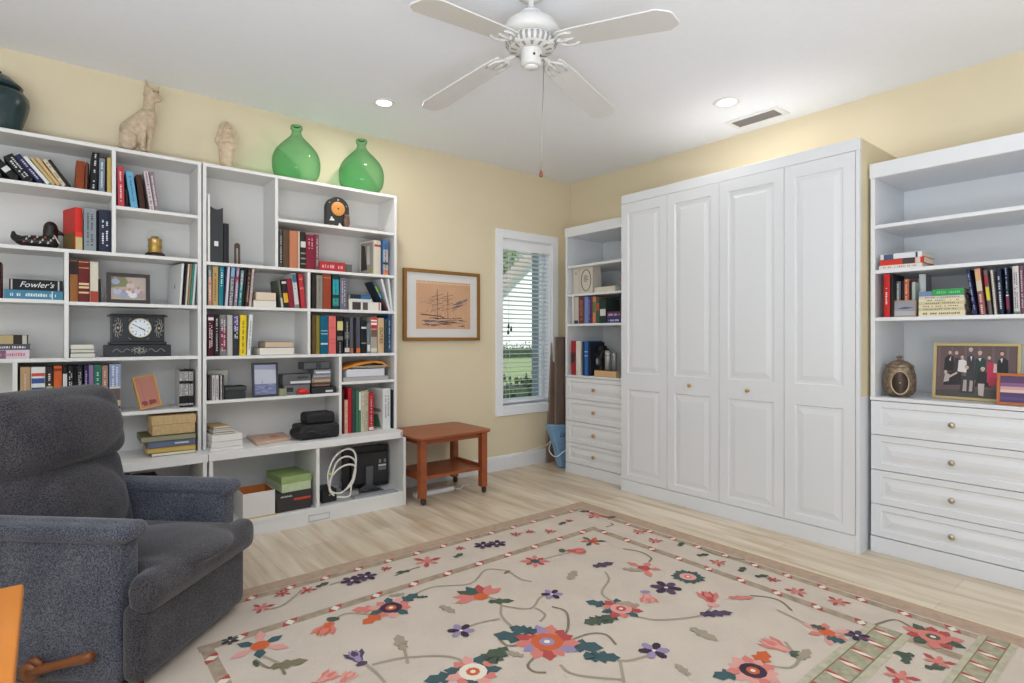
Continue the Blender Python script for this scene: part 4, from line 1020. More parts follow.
L8 = Fr('A', FA, .783, 'on shelf behind the recliner', 'books behind the recliner')
for a, b, v, c_, d_, kw in ((20, 30.6, 367, (184, 152, 116), 'tan book', dict(ink=(214, 190, 160))), (31, 45.3, 367, (226, 224, 218), 'white book with red and blue title', dict(bands=((.82, .88, (200, 80, 70)), (.68, .78, (60, 90, 150)), (.54, .60, (50, 80, 130))))),
        (46, 53, 367, (52, 44, 42), 'black and beige book', dict(bands=((0, .62, (176, 168, 130)),), ink=(230, 226, 210))), (53.6, 62, 365.8, (206, 96, 44), 'orange book with dark bands', dict(bands=((.5, .56, (120, 40, 24)), (.9, .95, (130, 44, 26))))),
        (62.6, 67.3, 367, (36, 34, 36), 'black book with white strip', dict(bands=((.1, .86, (206, 206, 210)),))), (67.8, 73.6, 366, (30, 28, 30), 'black book with bold grey letters', dict(ink=(210, 208, 200), rows=2)), (73.9, 77, 366, (18, 18, 20), 'plain black book', {}),
        (77.4, 82.4, 366, (40, 42, 46), 'dark book with grey letters', dict(ink=(200, 200, 196), rows=2)), (84, 88.4, 365.5, (48, 44, 80), 'dark purple book', dict(ink=(180, 150, 190))), (88.7, 93.6, 365, (140, 116, 156), 'lilac book', dict(bands=((0, .2, (60, 50, 90)),))),
        (94, 101.6, 365, (46, 112, 90), 'green book with yellow base', dict(bands=((0, .42, (204, 152, 60)),), ink=(210, 226, 214))), (102, 108, 365.5, (170, 128, 112), 'pinkish brown book', dict(ink=(220, 196, 180)))):
    book(L8, a, b, v, c_, d_, D=.19, **kw)
book(L8, 109.2, 121, 364, (140, 156, 186), 'large blue grey book with cream label', bands=((.0, .26, (196, 178, 140)), (.26, .5, (104, 86, 84)), (.5, .54, (214, 206, 200)), (.08, .14, (50, 44, 44))), ink=(226, 230, 240), D=.2, ink_rng=(.55, .95), rows=2)
L8b = Fr('A', FA + .05, .783, 'right of the leaning gold frame', 'slipcased volumes right of the gold frame')
for k, (a, b) in enumerate(((179.2, 183.8), (184, 188.6), (188.8, 193.4))):
    book(L8b, a, b, 369.5, (26, 26, 28), 'black and white patterned volume', bands=((.05, .95, (196, 194, 190)), (.1, .3, (30, 30, 32)), (.62, .7, (30, 30, 32))), ink=(20, 20, 22), rows=2, D=.13, cover2=(206, 204, 198) if k == 0 else None, ink_rng=(.06, .94))

# ---- right unit
R1f = Fr('A', FA, 1.653)
R1 = R1f
tall = empty('slipcase', 'tall black slipcase with small white label in the bay under the praying statue', 'slipcase', R1.world(R1.r(210.5), 0, 1.6535), 0)
w_ = R1.r(223) - R1.r(210.5); h_ = R1.zz(216, 207) - 1.653
t = MB(); t.prism([(0, 0), (w_, 0), (w_, h_)] + [(w_ * (1 - k / 8), h_ - .014 * math.sin(PI * k / 8)) for k in range(1, 8)] + [(0, h_)], 0, .004, mat((44, 45, 48), .5), axis='y')
t.box((0, .004, 0), (.004, .2, h_), mat((44, 45, 48), .5)); t.box((w_ - .004, .004, 0), (w_, .2, h_), mat((44, 45, 48), .5)); t.box((.004, .004, 0), (w_ - .004, .2, .004), mat((44, 45, 48), .5)); t.build('case', tall)
t = MB(); t.box((w_ * .30, -.0008, .098), (w_ * .62, 0, .128), mat((226, 226, 222), .6)); t.build('white_label', tall)
t = MB(); t.box((.005, .02, .005), (w_ - .005, .19, h_ - .02), mat((40, 40, 42), .7)); t.build('album', tall)
nb = Fr('A', FA, 1.653)
book(nb, 223.6, 229, 223.5, (38, 38, 40), 'narrow black upright book right of the tall slipcase', D=.18)
wb = Fr('A', FA, 1.653); book(wb, 207.6, 210.2, 194, (232, 230, 222), 'tall thin white folder left of the black slipcase', D=.2, pagecol=(236, 234, 230))
lp = empty('wooden_loop', 'brown hairpin shaped wooden loop standing in the bay under the praying statue', 'ornament', R1.world(R1.r(239.3), .05, 1.6535))
LW = mat((86, 62, 46), .5, noise=.15, scale=30); t = MB(); wl_ = .011; hl = R1.zz(239, 243, .05) - 1.653
t.tube([(-wl_, 0, 0)] + [(-wl_, 0, hl * .35)] + [(-wl_ * math.cos(a), 0, hl - .018 + .011 * math.sin(a)) for a in [PI * k / 10 for k in range(11)]] + [(wl_, 0, hl * .35), (wl_, 0, 0)], .0062, LW, 10); t.build('bent_rod', lp)
t = MB(); t.box((-.008, -.003, hl - .035), (.008, .003, hl - .014), LW, .002); t.build('crosspiece', lp)

R3 = Fr('A', FA, 1.653, 'below the arched black clock', 'books below the arched clock')
for a, b, v, c_, d_, kw in ((279.4, 282.4, 230, (70, 74, 72), 'dark grey book', dict(ink=(190, 190, 180))), (282.8, 288.9, 229.5, (92, 68, 48), 'brown book', {}), (289.4, 297.8, 231, (190, 122, 88), 'light terracotta book', {}), (298.1, 299.8, 231, (216, 206, 186), 'thin cream book', {}),
        (300.3, 305.7, 232, (44, 38, 36), 'black book with white label', dict(bands=((.58, .74, (206, 200, 190)), (.4, .44, (150, 140, 120)), (.26, .30, (150, 140, 120)), (.12, .15, (150, 140, 120))))), (306, 315, 235, (130, 34, 56), 'crimson book with pale title', dict(ink=(220, 170, 180), rows=2, ink_rng=(.6, .88))), (315.3, 318.8, 234.5, (120, 70, 78), 'thin greyish red book', dict(ink=(210, 180, 180)))):
    book(R3, a, b, v, c_, d_, D=.18, **kw)
R3b = Fr('A', FA, 1.653)
flat(R3b, 319.5, 345, 262, 267.5, (178, 50, 56), 'red book lying flat below the arched clock', zb=1.653, ink=(232, 190, 190), seed=3, D=.17)
flat(R3b, 346, 352, 264.5, 269, (96, 94, 92), 'small grey booklet lying beside the flat red book', zb=1.653, D=.14)
bw = book(Fr('A', FA, 1.653), 374, 382, 240.5, (214, 204, 186), 'cream book with black and white photo cover, on the shelf below the arched clock', bands=((.82, .88, (176, 60, 54)),), D=.16, yaw=math.radians(14), ink=(150, 140, 120), ink_rng=(.87, .96))
bh = bw.children[0].dimensions.z; 
t = MB(); bh = max(v.co.z for v in bw.children[0].data.vertices); g_ = [(.02, .02, .14, .14, (92, 90, 84))]
t.quad((-.0006, .012, bh * .04), (-.0006, .150, bh * .04), (-.0006, .150, bh * .95), (-.0006, .012, bh * .95), mat((150, 146, 138), .6))
t.quad((-.0010, .075, bh * .15), (-.0010, .145, bh * .12), (-.0010, .14, bh * .9), (-.0010, .10, bh * .85), mat((60, 56, 54), .6))
t.quad((-.0011, .02, bh * .05), (-.0011, .06, bh * .05), (-.0011, .06, bh * .2), (-.0011, .02, bh * .2), mat((150, 150, 84), .6)); t.quad((-.0012, .045, bh * .3), (-.0012, .08, bh * .3), (-.0012, .075, bh * .85), (-.0012, .05, bh * .85), mat((196, 192, 184), .6))
t.build('cover_photo', bw)
book(Fr('A', FA, 1.653), 382.8, 388, 240, (70, 110, 158), 'blue and orange book at the right end below the arched clock', bands=((.0, .14, (214, 130, 80)), (.14, .72, (170, 168, 170)), (.3, .36, (60, 64, 74))), ink=(60, 60, 70), D=.16)

R4 = Fr('A', FA, 1.391, 'in the teal book row', 'books in the teal book row'); R4.top = 1.6305
for a, b, v, c_, d_, ut, kw in ((208, 211.8, 265, (110, 120, 116), 'grey and orange book', None, dict(bands=((0, .7, (188, 128, 102)),), ink=(226, 214, 200))), (212.2, 218, 266.5, (184, 152, 100), 'gold tan book', 212.6, dict(ink=(120, 90, 50))),
        (218.4, 223, 265.2, (28, 124, 138), 'teal book with white title', 219.8, dict(ink=(222, 236, 236), ink_rng=(.5, .95))), (223.2, 224.6, 266, (54, 40, 78), 'thin dark purple book', 225.4, {}), (224.9, 227.6, 267, (208, 204, 214), 'thin pale lilac book', 227.6, {}), (228.6, 232.6, 265, (120, 116, 118), 'grey book with sky blue top', 231.3, dict(bands=((.76, .99, (130, 170, 206)),), ink=(220, 216, 212), rows=2, ink_rng=(.03, .7))),
        (233.8, 237, 265, (150, 130, 150), 'mauve book', 236.6, dict(bands=((.62, .8, (150, 52, 90)),), ink=(226, 216, 226))), (238.2, 241.4, 270, (64, 142, 138), 'teal and grey book', 241.0, dict(bands=((.6, .98, (140, 146, 156)),), ink=(226, 232, 230))), (241.8, 244.2, 268, (28, 26, 32), 'black book', 245.0, {}), (245, 248.4, 268.4, (76, 52, 44), 'dark brown book', 248.3, dict(ink=(190, 160, 130))), (248.8, 251.2, 268.5, (206, 188, 182), 'thin pinkish white book', 252.2, dict(ink=(150, 120, 120)))):
    book(R4, a, b, v, c_, d_, ut, D=.18, **kw)
z1_ = R4.zz(267, 300.5)
flat(R4, 253.5, 276.4, 300.5, 306, (200, 190, 178), 'cream book, lower one lying flat between the teal row and red books', zb=1.391, edge='pages', pagecol=(224, 218, 206), D=.15)
flat(R4, 256, 276.2, 292.4, 300.5, (206, 180, 148), 'thick tan edged book, upper one lying flat beside the teal row', zb=z1_, edge='pages', pagecol=(222, 202, 176), D=.15, bands=())
R4b = Fr('A', FA, 1.391, 'in the group left of the middle divider', 'leaning books left of the middle divider'); R4b.top = 1.6305
for a, b, v, c_, d_, ut, kw in ((281.2, 283.6, 280, (96, 100, 86), 'short grey green booklet', 277.4, dict(bands=((.0, .35, (196, 196, 184)),))), (284.4, 289.3, 279.5, (40, 38, 38), 'black and yellow book', 280.8, dict(bands=((.18, .52, (222, 170, 50)), (.86, .94, (220, 216, 206))))), (289.6, 294.6, 278.5, (138, 32, 46), 'crimson leaning book', 286.2, {}), (295, 299.4, 273, (206, 202, 200), 'white book with blue top', 291.4, dict(bands=((.74, .98, (60, 110, 130)), (0, .1, (120, 130, 120))), ink=(70, 90, 150), ink_rng=(.55, .85))), (301.4, 305.8, 273.5, (184, 52, 56), 'bright red leaning book', 298.0, dict(bands=((.55, .6, (214, 120, 112)), (.82, .86, (214, 120, 112)))))):
    book(R4b, a, b, v, c_, d_, ut, D=.16, **kw)

R5 = Fr('A', FA, 1.391, 'right of the middle divider', 'books right of the middle divider'); R5.top = 1.6305
for a, b, v, c_, d_, kw in ((312.2, 316, 273, (44, 34, 32), 'blackish brown book', {}), (316.4, 322.6, 275, (142, 136, 124), 'grey book', dict(ink=(110, 100, 90))), (323, 331, 274, (150, 66, 42), 'rust red book', dict(bands=((.88, .9, (196, 130, 100)),))), (332.4, 338.8, 273.5, (28, 60, 62), 'dark teal book with turquoise labels', dict(bands=((.42, .86, (44, 160, 168)), (.1, .32, (60, 150, 140))), ink=(20, 60, 66))), (340, 346.8, 278, (110, 106, 120), 'purplish grey book', dict(ink=(196, 194, 200), rows=2))):
    book(R5, a, b, v, c_, d_, D=.18, **kw)
z1_ = R5.zz(367, 302); z2_ = R5.zz(363, 299)
flat(R5, 349, 381.0, 302, 309.4, (222, 218, 208), 'white book with black photo print, lowest in the small flat stack', zb=1.391, bands=((.1, .36, (60, 54, 50)), (.42, .58, (84, 76, 70)), (.92, .96, (190, 60, 60))), D=.16)
flat(R5, 349, 372, 299, 302, (214, 212, 208), 'thin white booklet, middle of the small flat stack', zb=z1_, D=.14)
flat(R5, 350.5, 371.0, 294.6, 299, (36, 50, 58), 'dark blue book, topmost of the small flat stack', zb=z2_, bands=((.5, .98, (44, 104, 150)),), D=.15)
R5b = Fr('A', FA, 1.391, 'leaning at the right end', 'books leaning at the right end'); R5b.top = 1.6305
book(R5b, 386.2, 388.4, 281, (56, 60, 74), 'paperback with green and blue spine', 371.5, bands=((.62, .84, (130, 176, 60)), (.44, .6, (80, 160, 200)), (.88, .97, (60, 80, 120)), (.05, .3, (96, 40, 36))), D=.13)
book(R5b, 388.6, 390.8, 278.5, (226, 226, 224), 'white folder', 380.5, D=.18); book(R5b, 391, 393, 276.5, (216, 220, 216), 'thin pale grey folder', 387.5, D=.19)

R6 = Fr('A', FA, 1.085, 'in the salmon book row', 'books in the salmon book row')
for a, b, v, c_, d_, kw in ((312.2, 315.8, 315.5, (96, 72, 34), 'brown olive book', {}), (316, 319.8, 315.5, (130, 122, 50), 'olive green book', {}), (320.3, 328.1, 316, (16, 94, 120), 'petrol blue book with pale bands', dict(bands=((.25, .29, (200, 214, 206)), (.52, .54, (170, 200, 206)), (.60, .62, (170, 200, 206))))), (328.6, 336, 316, (220, 108, 104), 'salmon pink book', dict(bands=((.68, .69, (180, 70, 70)), (.38, .39, (180, 70, 70)), (.28, .29, (180, 70, 70))))),
        (336.8, 343, 316, (38, 34, 34), 'black book with yellow square', dict(bands=((.62, .86, (206, 198, 130)), (.36, .46, (124, 120, 120))), ink=(150, 150, 150), ink_rng=(.02, .3))), (344.4, 349.6, 317.5, (34, 36, 36), 'black book with white dots', dict(bands=((.04, .16, (200, 200, 196)), (.4, .6, (96, 100, 100))), ink=(170, 170, 166))), (350, 353.2, 317.5, (90, 90, 98), 'slim grey book with orange base', dict(bands=((.02, .14, (190, 100, 60)),))),
        (353.4, 355.8, 317.5, (18, 18, 22), 'plain black slim book', {}), (356, 360.3, 317.5, (80, 78, 88), 'dark grey book with orange base', dict(bands=((.02, .15, (206, 110, 56)),))), (361, 366.6, 321, (26, 30, 32), 'black book with white logo', dict(bands=((.76, .82, (200, 204, 204)), (.3, .33, (150, 150, 150))))), (367, 370.2, 323, (120, 124, 132), 'silver grey book with white dot', dict(bands=((.06, .28, (220, 220, 216)),))),
        (370.6, 377, 317, (170, 162, 150), 'grey book with red top', dict(bands=((.68, .99, (200, 44, 44)), (.78, .84, (240, 232, 226)), (.88, .92, (240, 232, 226)), (.45, .64, (110, 90, 80)), (.04, .14, (210, 206, 190))))), (377.6, 383.9, 318, (204, 172, 132), 'tan book lettered down its spine', dict(title='DUTIES', tsize=.036, tcol=(30, 26, 26))), (384.5, 387.6, 319, (52, 66, 66), 'dark grey green book', {}), (388, 390.6, 315, (38, 78, 128), 'blue book at the right end', dict(ink=(200, 210, 220)))):
    book(R6, a, b, v, c_, d_, D=.19, **kw)

R7 = Fr('A', FA, 1.085, 'in the yellow book row', 'books in the yellow book row')
for a, b, v, c_, d_, ut, kw in ((207.8, 213.8, 314.5, (70, 18, 30), 'dark maroon book with white lettering', None, dict(bands=((.86, .93, (226, 214, 216)),), ink=(226, 206, 210), rows=2, ink_rng=(.2, .8))), (214.4, 219.2, 314.5, (38, 30, 34), 'black book with grey lettering', None, dict(ink=(190, 180, 180))), (219.6, 226.8, 315, (122, 118, 118), 'grey book with maroon middle', None, dict(bands=((.16, .66, (128, 50, 74)), (.68, .72, (40, 36, 38))), ink=(220, 210, 212), rows=2)), (227.2, 232.6, 315, (186, 184, 176), 'plain light grey book', None, dict(bands=((.74, .75, (150, 150, 140)),))),
        (233.2, 239, 314.5, (52, 52, 58), 'blackish book with bold white title', None, dict(bands=((.6, .98, (90, 76, 130)),), ink=(236, 236, 232), rows=2, ink_rng=(.42, .96))), (239.3, 246, 315, (230, 200, 40), 'bright yellow book', 240, dict(ink=(84, 66, 20), ink_rng=(.06, .86))), (246.8, 250.6, 314.5, (226, 226, 224), 'white book', 249.4, dict(ink=(150, 150, 150)))):
    book(R7, a, b, v, c_, d_, ut, D=.18, **kw)
z1_ = R7.zz(278, 347.5)
flat(R7, 259.5, 294.5, 347.5, 353.6, (92, 78, 70), 'white edged book lying flat, lower of two right of the yellow book', zb=1.085, edge='pages', pagecol=(228, 222, 212), D=.16)
flat(R7, 265, 293.5, 341.8, 347.5, (70, 58, 50), 'tan edged book lying flat, upper of two right of the yellow book', zb=z1_, edge='pages', pagecol=(206, 182, 152), D=.15)

# compact discs, squares, electronics
R8 = Fr('A', FA, .818, 'in the row left of the sea picture', 'disc cases left of the sea picture')
for k, (a, b, c_) in enumerate(((207.8, 209.4, (40, 38, 38)), (209.6, 211.6, (90, 84, 78)), (211.9, 215, (206, 200, 200)), (215.4, 218.8, (214, 208, 208)), (219, 220.2, (40, 34, 36)), (220.4, 222, (216, 210, 208)), (222.3, 224.2, (74, 70, 68)))):
    book(R8, a, b, 375.3, c_, ('black', 'brownish grey', 'pale grey', 'whitish', 'thin black', 'white', 'dark grey')[k] + ' disc case', D=.135, name='disc_case', cat='disc case', ink=(110, 90, 90), pagecol=(60, 60, 62))
R8c = Fr('A', FA, .818)
cs = empty('picture_card', 'square cream card standing behind the disc cases', 'card', R8c.world(R8c.r(207.5, .16), .16, .8185)); w_ = R8c.r(228, .16) - R8c.r(207.5, .16); h_ = R8c.zz(218, 370.5, .16) - .818
t = MB(); t.box((0, 0, 0), (w_, .012, h_), mat((204, 198, 184), .7), .002); t.build('panel', cs); t = MB(); t.box((.006, -.0008, .006), (w_ - .006, 0, h_ - .006), mat((214, 208, 194), .7)); t.build('mount', cs)
z1_ = R8c.zz(235, 390.6)
flat(R8c, 224.6, 246, 390.6, 395.6, (24, 24, 26), 'black flat case, lower of two beside the disc row', zb=.818, D=.14, name='disc_case', cat='disc case', pagecol=(50, 52, 54), edge='pages')
flat(R8c, 224.6, 247, 386.6, 390.6, (18, 18, 20), 'black flat case, upper of two beside the disc row', zb=z1_, D=.14, name='disc_case', cat='disc case', pagecol=(70, 74, 70), edge='pages')

# ================================================================== FRAMES AND ORNAMENTS
def framed(name, label, fr, u0, u1, v0, v1, dep, fw, fcol, scene, yaw=0.0, lean=0.06, th=.016, cat='photo frame', zb=None, zscale=None, roll=0.0, lift=0.0):
    r0, r1 = fr.r(u0, dep), fr.r(u1, dep); w = r1 - r0; zb = fr.z if zb is None else zb
    h = fr.zz((u0 + u1) / 2, v0, dep) - zb
    root = empty(name, label, cat, fr.world(r0 + w / 2, dep, zb + .001), fr.rz + yaw)
    M = Matrix.Translation((0, 0, lift)) @ Matrix.Rotation(-lean, 4, 'X') @ Matrix.Rotation(roll, 4, 'Y'); fm = mat(fcol, .4)
    t = MB()
    for a, b in (((-w / 2, -th / 2, 0), (-w / 2 + fw, th / 2, h)), ((w / 2 - fw, -th / 2, 0), (w / 2, th / 2, h)), ((-w / 2 + fw, -th / 2, 0), (w / 2 - fw, th / 2, fw)), ((-w / 2 + fw, -th / 2, h - fw), (w / 2 - fw, th / 2, h))): t.box(a, b, fm, .0015, M=M)
    t.build('frame', root)
    t = MB(); scene(t, -w / 2 + fw, w / 2 - fw, fw, h - fw, M, -th * .18); t.build('photograph', root)
    t = MB(); t.box((-.02, th * .5, h * .55), (.02, th * .5 + .003, h * .6), BLACK, M=M); b0_ = M @ Vector((0, th / 2, h * .58))
    t.tube([b0_, (0, b0_.y + h * .28, .003)], .004, BLACK, 6); t.build('easel_leg', root)
    return root
def patch(t, M, y, pts, m): t.faces([(a, y, b) for a, b in pts], [tuple(range(len(pts)))], m, M=M)
def ell(cx, cz, rx, rz, n=12): return [(cx + rx * math.cos(2 * PI * k / n), cz + rz * math.sin(2 * PI * k / n)) for k in range(n)]
def C_(*c): return mat(c, .55)
def grid(x0, x1, z0, z1):
    def f(a, b): return (x0 + (x1 - x0) * a, z0 + (z1 - z0) * b)
    return f
def sc_group(t, x0, x1, z0, z1, M, y):
    f = grid(x0, x1, z0, z1); t.box((x0, y, z0), (x1, y + .003, z1), C_(178, 164, 152), M=M)
    patch(t, M, y - .0004, [f(0, .5), f(.55, .6), f(.4, 1), f(0, 1)], C_(120, 124, 84))
    for k, (a, b, c_) in enumerate(((.13, .78, (150, 160, 190)), (.18, .35, (170, 180, 206)), (.55, .62, (196, 178, 176)), (.52, .3, (206, 208, 220)), (.78, .38, (190, 180, 200)), (.36, .22, (150, 158, 186)), (.62, .2, (216, 216, 222)), (.86, .2, (160, 150, 150)))):
        cx, cz = f(a, b); w = (x1 - x0) * .12; patch(t, M, y - .0008 - k * .0002, ell(cx, cz, w, w * .85), C_(*c_)); patch(t, M, y - .0009 - k * .0002, ell(cx, cz + w * 1.0, w * .42, w * .5), C_(186, 138, 112))
def sc_sea(t, x0, x1, z0, z1, M, y):
    f = grid(x0, x1, z0, z1); t.box((x0, y, z0), (x1, y + .003, z1), C_(196, 198, 210), M=M)
    patch(t, M, y - .0004, [f(0, 0), f(1, 0), f(1, .36), f(0, .36)], C_(118, 124, 160)); patch(t, M, y - .0005, [f(0, .85), f(1, .82), f(1, 1), f(0, 1)], C_(160, 162, 186))
    for k in range(16): a, b = rnd.random() * .8, rnd.random() * .33; patch(t, M, y - .0007 - k * .00001, [f(a, b), f(a + .2, b), f(a + .2, b + .02), f(a, b + .02)], C_(150, 156, 190))
    patch(t, M, y - .001, [f(.34, .37), f(.37, .37), f(.36, .54)], C_(110, 112, 130)); patch(t, M, y - .0011, [f(.42, .22), f(.62, .28), f(.6, .2)], C_(90, 96, 136))
def sc_canvas(t, x0, x1, z0, z1, M, y):
    f = grid(x0, x1, z0, z1); t.box((x0, y, z0), (x1, y + .003, z1), C_(186, 122, 106), M=M)
    for k in range(9): a = rnd.random() * .75; patch(t, M, y - .0005 - k * .00002, [f(a, .04 + rnd.random() * .1), f(a + .25, .08), f(a + .2, .2), f(a + .05, .22)], C_(132, 62, 54))
    patch(t, M, y - .0009, [f(.24, .24), f(.26, .24), f(.26, .9), f(.24, .9)], C_(160, 100, 86)); patch(t, M, y - .0009, [f(.60, .24), f(.615, .24), f(.60, .85)], C_(160, 100, 86))
def sc_family(t, x0, x1, z0, z1, M, y):
    f = grid(x0, x1, z0, z1); ax = (x1 - x0); t.box((x0, y, z0), (x1, y + .003, z1), C_(104, 86, 86), M=M)
    patch(t, M, y - .0003, [f(0, 0), f(1, 0), f(1, .2), f(0, .12)], C_(84, 78, 76))
    for k in range(6): patch(t, M, y - .0003, [f(.02 + k * .17, .4), f(.05 + k * .17, .4), f(.05 + k * .17, 1), f(.02 + k * .17, 1)], C_(116, 98, 98))
    i = [0]
    def P(pts, c): i[0] += 1; patch(t, M, y - .0004 - i[0] * .00005, [f(*p) for p in pts], C_(*c))
    def head(a, b, c=(206, 172, 156), hair=(60, 48, 42), s=.026):
        cx, cz = f(a, b); i[0] += 2
        patch(t, M, y - .0004 - i[0] * .00005, ell(cx, cz + ax * s * .45, ax * s * 1.05, ax * s * 1.15), C_(*hair)); i[0] += 1
        patch(t, M, y - .0004 - i[0] * .00005, ell(cx, cz, ax * s * .85, ax * s * 1.15), C_(*c))
    BK = (42, 40, 42)
    P([(.10, .5), (.24, .5), (.22, .80), (.16, .82), (.11, .76)], BK); P([(.165, .72), (.19, .80), (.185, .70)], (226, 224, 222)); head(.175, .87)
    P([(.21, .4), (.33, .4), (.32, .76), (.24, .76)], (66, 56, 60)); head(.26, .86, hair=(120, 108, 100))
    P([(.10, .22), (.34, .24), (.33, .46), (.22, .5), (.13, .46)], (46, 42, 44)); P([(.10, .28), (.17, .3), (.18, .44), (.12, .46)], (186, 180, 178)); P([(.17, .36), (.28, .46), (.27, .49), (.16, .4)], (206, 176, 160)); head(.125, .48, hair=(70, 52, 44))
    P([(.28, .5), (.40, .48), (.39, .70), (.35, .74), (.29, .72)], (224, 218, 216)); head(.335, .78, hair=(48, 36, 32))
    P([(.39, .4), (.49, .4), (.49, .78), (.44, .84), (.40, .78)], (62, 60, 66)); P([(.435, .80), (.45, .70), (.46, .80)], (220, 218, 216)); head(.44, .92, hair=(200, 196, 190))
    P([(.49, .35), (.62, .35), (.63, .74), (.56, .80), (.50, .74)], (46, 66, 58)); P([(.535, .76), (.56, .70), (.575, .78)], (222, 220, 216)); head(.555, .86, hair=(190, 180, 170))
    P([(.31, .08), (.50, .08), (.49, .40), (.34, .42)], (64, 60, 62)); P([(.35, .12), (.40, .12), (.40, .34), (.36, .34)], (176, 164, 160)); P([(.43, .12), (.47, .12), (.48, .32), (.44, .34)], (176, 164, 160)); head(.40, .58, hair=(110, 80, 60))
    P([(.50, .22), (.70, .22), (.66, .50), (.54, .50)], (44, 44, 46)); P([(.55, .06), (.61, .04), (.62, .28), (.54, .28)], (196, 184, 178)); head(.595, .55, hair=(214, 206, 196))
    P([(.65, .30), (.80, .36), (.77, .52), (.72, .68), (.645, .70)], (196, 54, 84)); P([(.67, .24), (.79, .28), (.80, .4), (.67, .4)], (176, 50, 78)); head(.67, .78, hair=(50, 40, 38))
    P([(.72, .50), (.765, .50), (.76, .66), (.73, .68)], (216, 190, 182))
    P([(.76, .34), (.90, .34), (.89, .74), (.82, .80), (.77, .72)], (40, 38, 42)); P([(.80, .76), (.82, .68), (.83, .78)], (224, 220, 218)); head(.82, .86)
def sc_sunset(t, x0, x1, z0, z1, M, y):
    f = grid(x0, x1, z0, z1); t.box((x0, y, z0), (x1, y + .003, z1), C_(92, 62, 104), M=M)
    for k, (a, b, c_) in enumerate(((.72, 1, (86, 58, 96)), (.6, .74, (132, 88, 128)), (.42, .6, (200, 158, 160)), (.37, .48, (222, 186, 170)), (.0, .34, (76, 58, 100)), (.1, .2, (88, 70, 120)))): patch(t, M, y - .0004 - k * .0001, [f(0, a), f(1, a), f(1, b), f(0, b)], C_(*c_))
framed('photo_frame', 'dark wood frame with a group photo, on the shelf above the mantel clock', Fr('A', FA, 1.388), 106.5, 150, 273.6, 301, .02, .020, (48, 34, 32), sc_group, lean=.05)
framed('photo_frame', 'small black frame with a sea view, left of the pile of gadgets', Fr('A', FA, .818), 252.5, 278.5, 362.8, 395, .02, .013, (52, 54, 62), sc_sea, lean=.10)
framed('photo_frame', 'tilted gold frame with a reddish picture, on the shelf behind the recliner', Fr('A', FA, .783), 139.5, 163.0, 377, 405.5, .03, .009, (200, 150, 70), sc_canvas, yaw=.22, lean=.22, roll=-.16, zb=.783, lift=.011)
framed('photo_frame', 'large gold framed family portrait on the right cabinet counter', Fr('B', -.489 + .16, .868), 932, 1021, 343.5, 402, .0, .014, (196, 176, 120), sc_family, lean=.10, yaw=-.05, th=.02)
framed('photo_frame', 'small orange wood framed purple sunset in front of the family portrait', Fr('B', -.489 + .045, .868), 996.5, 1046, 374, 404, .0, .014, (176, 96, 40), sc_sunset, lean=.12, yaw=0.05)

# mantel clock
f_ = Fr('A', FA, 1.090)
r0, r1 = f_.r(105.5), f_.r(171.5); w = r1 - r0; zt = f_.zz(138, 314) - 1.090
mc = empty('mantel_clock', 'black stone mantel clock with round white dial and inlaid ornament', 'clock', (r0 + w / 2, FA + .10, 1.0905))
ST = mat((30, 29, 30), .3, noise=.2, scale=20); INL = mat((176, 170, 158), .5)
t = MB(); hb = zt * .345; hwb = w / 2
t.box((-hwb, -.085, 0), (hwb, .085, hb * .80), ST, .004); t.box((-hwb + .02, -.078, hb * .8), (hwb - .02, .078, hb), ST, .004); t.build('plinth', mc)
bw_ = (f_.r(164.5) - f_.r(111.5)) / 2
t = MB(); t.box((-bw_, -.068, hb), (bw_, .068, zt - .012), ST, .002); t.box((-bw_ * .36, -.072, hb + .006), (bw_ * .42, -.068, zt - .018), ST, .001); t.build('case', mc)
t = MB(); t.box((-bw_ - .014, -.080, zt - .014), (bw_ + .014, .080, zt - .004), ST, .003); t.box((-bw_ - .004, -.072, zt - .004), (bw_ + .004, .072, zt), ST, .002); t.build('cap', mc)
zc = hb + (zt - hb) * .50; R = (f_.r(150.5) - f_.r(127.5)) / 2; Mf = put(.006, -.0725, zc, Matrix.Rotation(PI / 2, 4, 'X'))
t = MB(); t.lathe([(0, .0), (R, .0), (R, .004), (R * .96, .007), (R * .9, .003), (0, .003)], mat((214, 204, 170), .4, metal=.4), 40, M=Mf); t.build('bezel', mc)
t = MB(); t.lathe([(0, .0036), (R * .9, .0036)], mat((226, 232, 236), .4), 36, M=Mf)
for k in range(12):
    a = k * PI / 6; t.box((-.0016, R * .66, .0037), (.0016, R * .84, .0042), BLACK, M=Mf @ Matrix.Rotation(a, 4, 'Z'))
for a_, b_ in ((-.018, -.02), (.022, -.02)): t.lathe([(0, .0044), (.003, .0042)], mat((150, 120, 60), .4), 10, M=Mf @ Matrix.Translation((a_, b_, 0)))
dl = t.build('dial', mc)
t = MB(); t.box((-.0018, -.008, .0046), (.0018, R * .75, .0056), BLACK, M=Mf @ Matrix.Rotation(math.radians(60), 4, 'Z')); t.box((-.0026, -.006, .0058), (.0026, R * .5, .0066), BLACK, M=Mf @ Matrix.Rotation(math.radians(-118), 4, 'Z')); t.build('hands', dl)
t = MB()
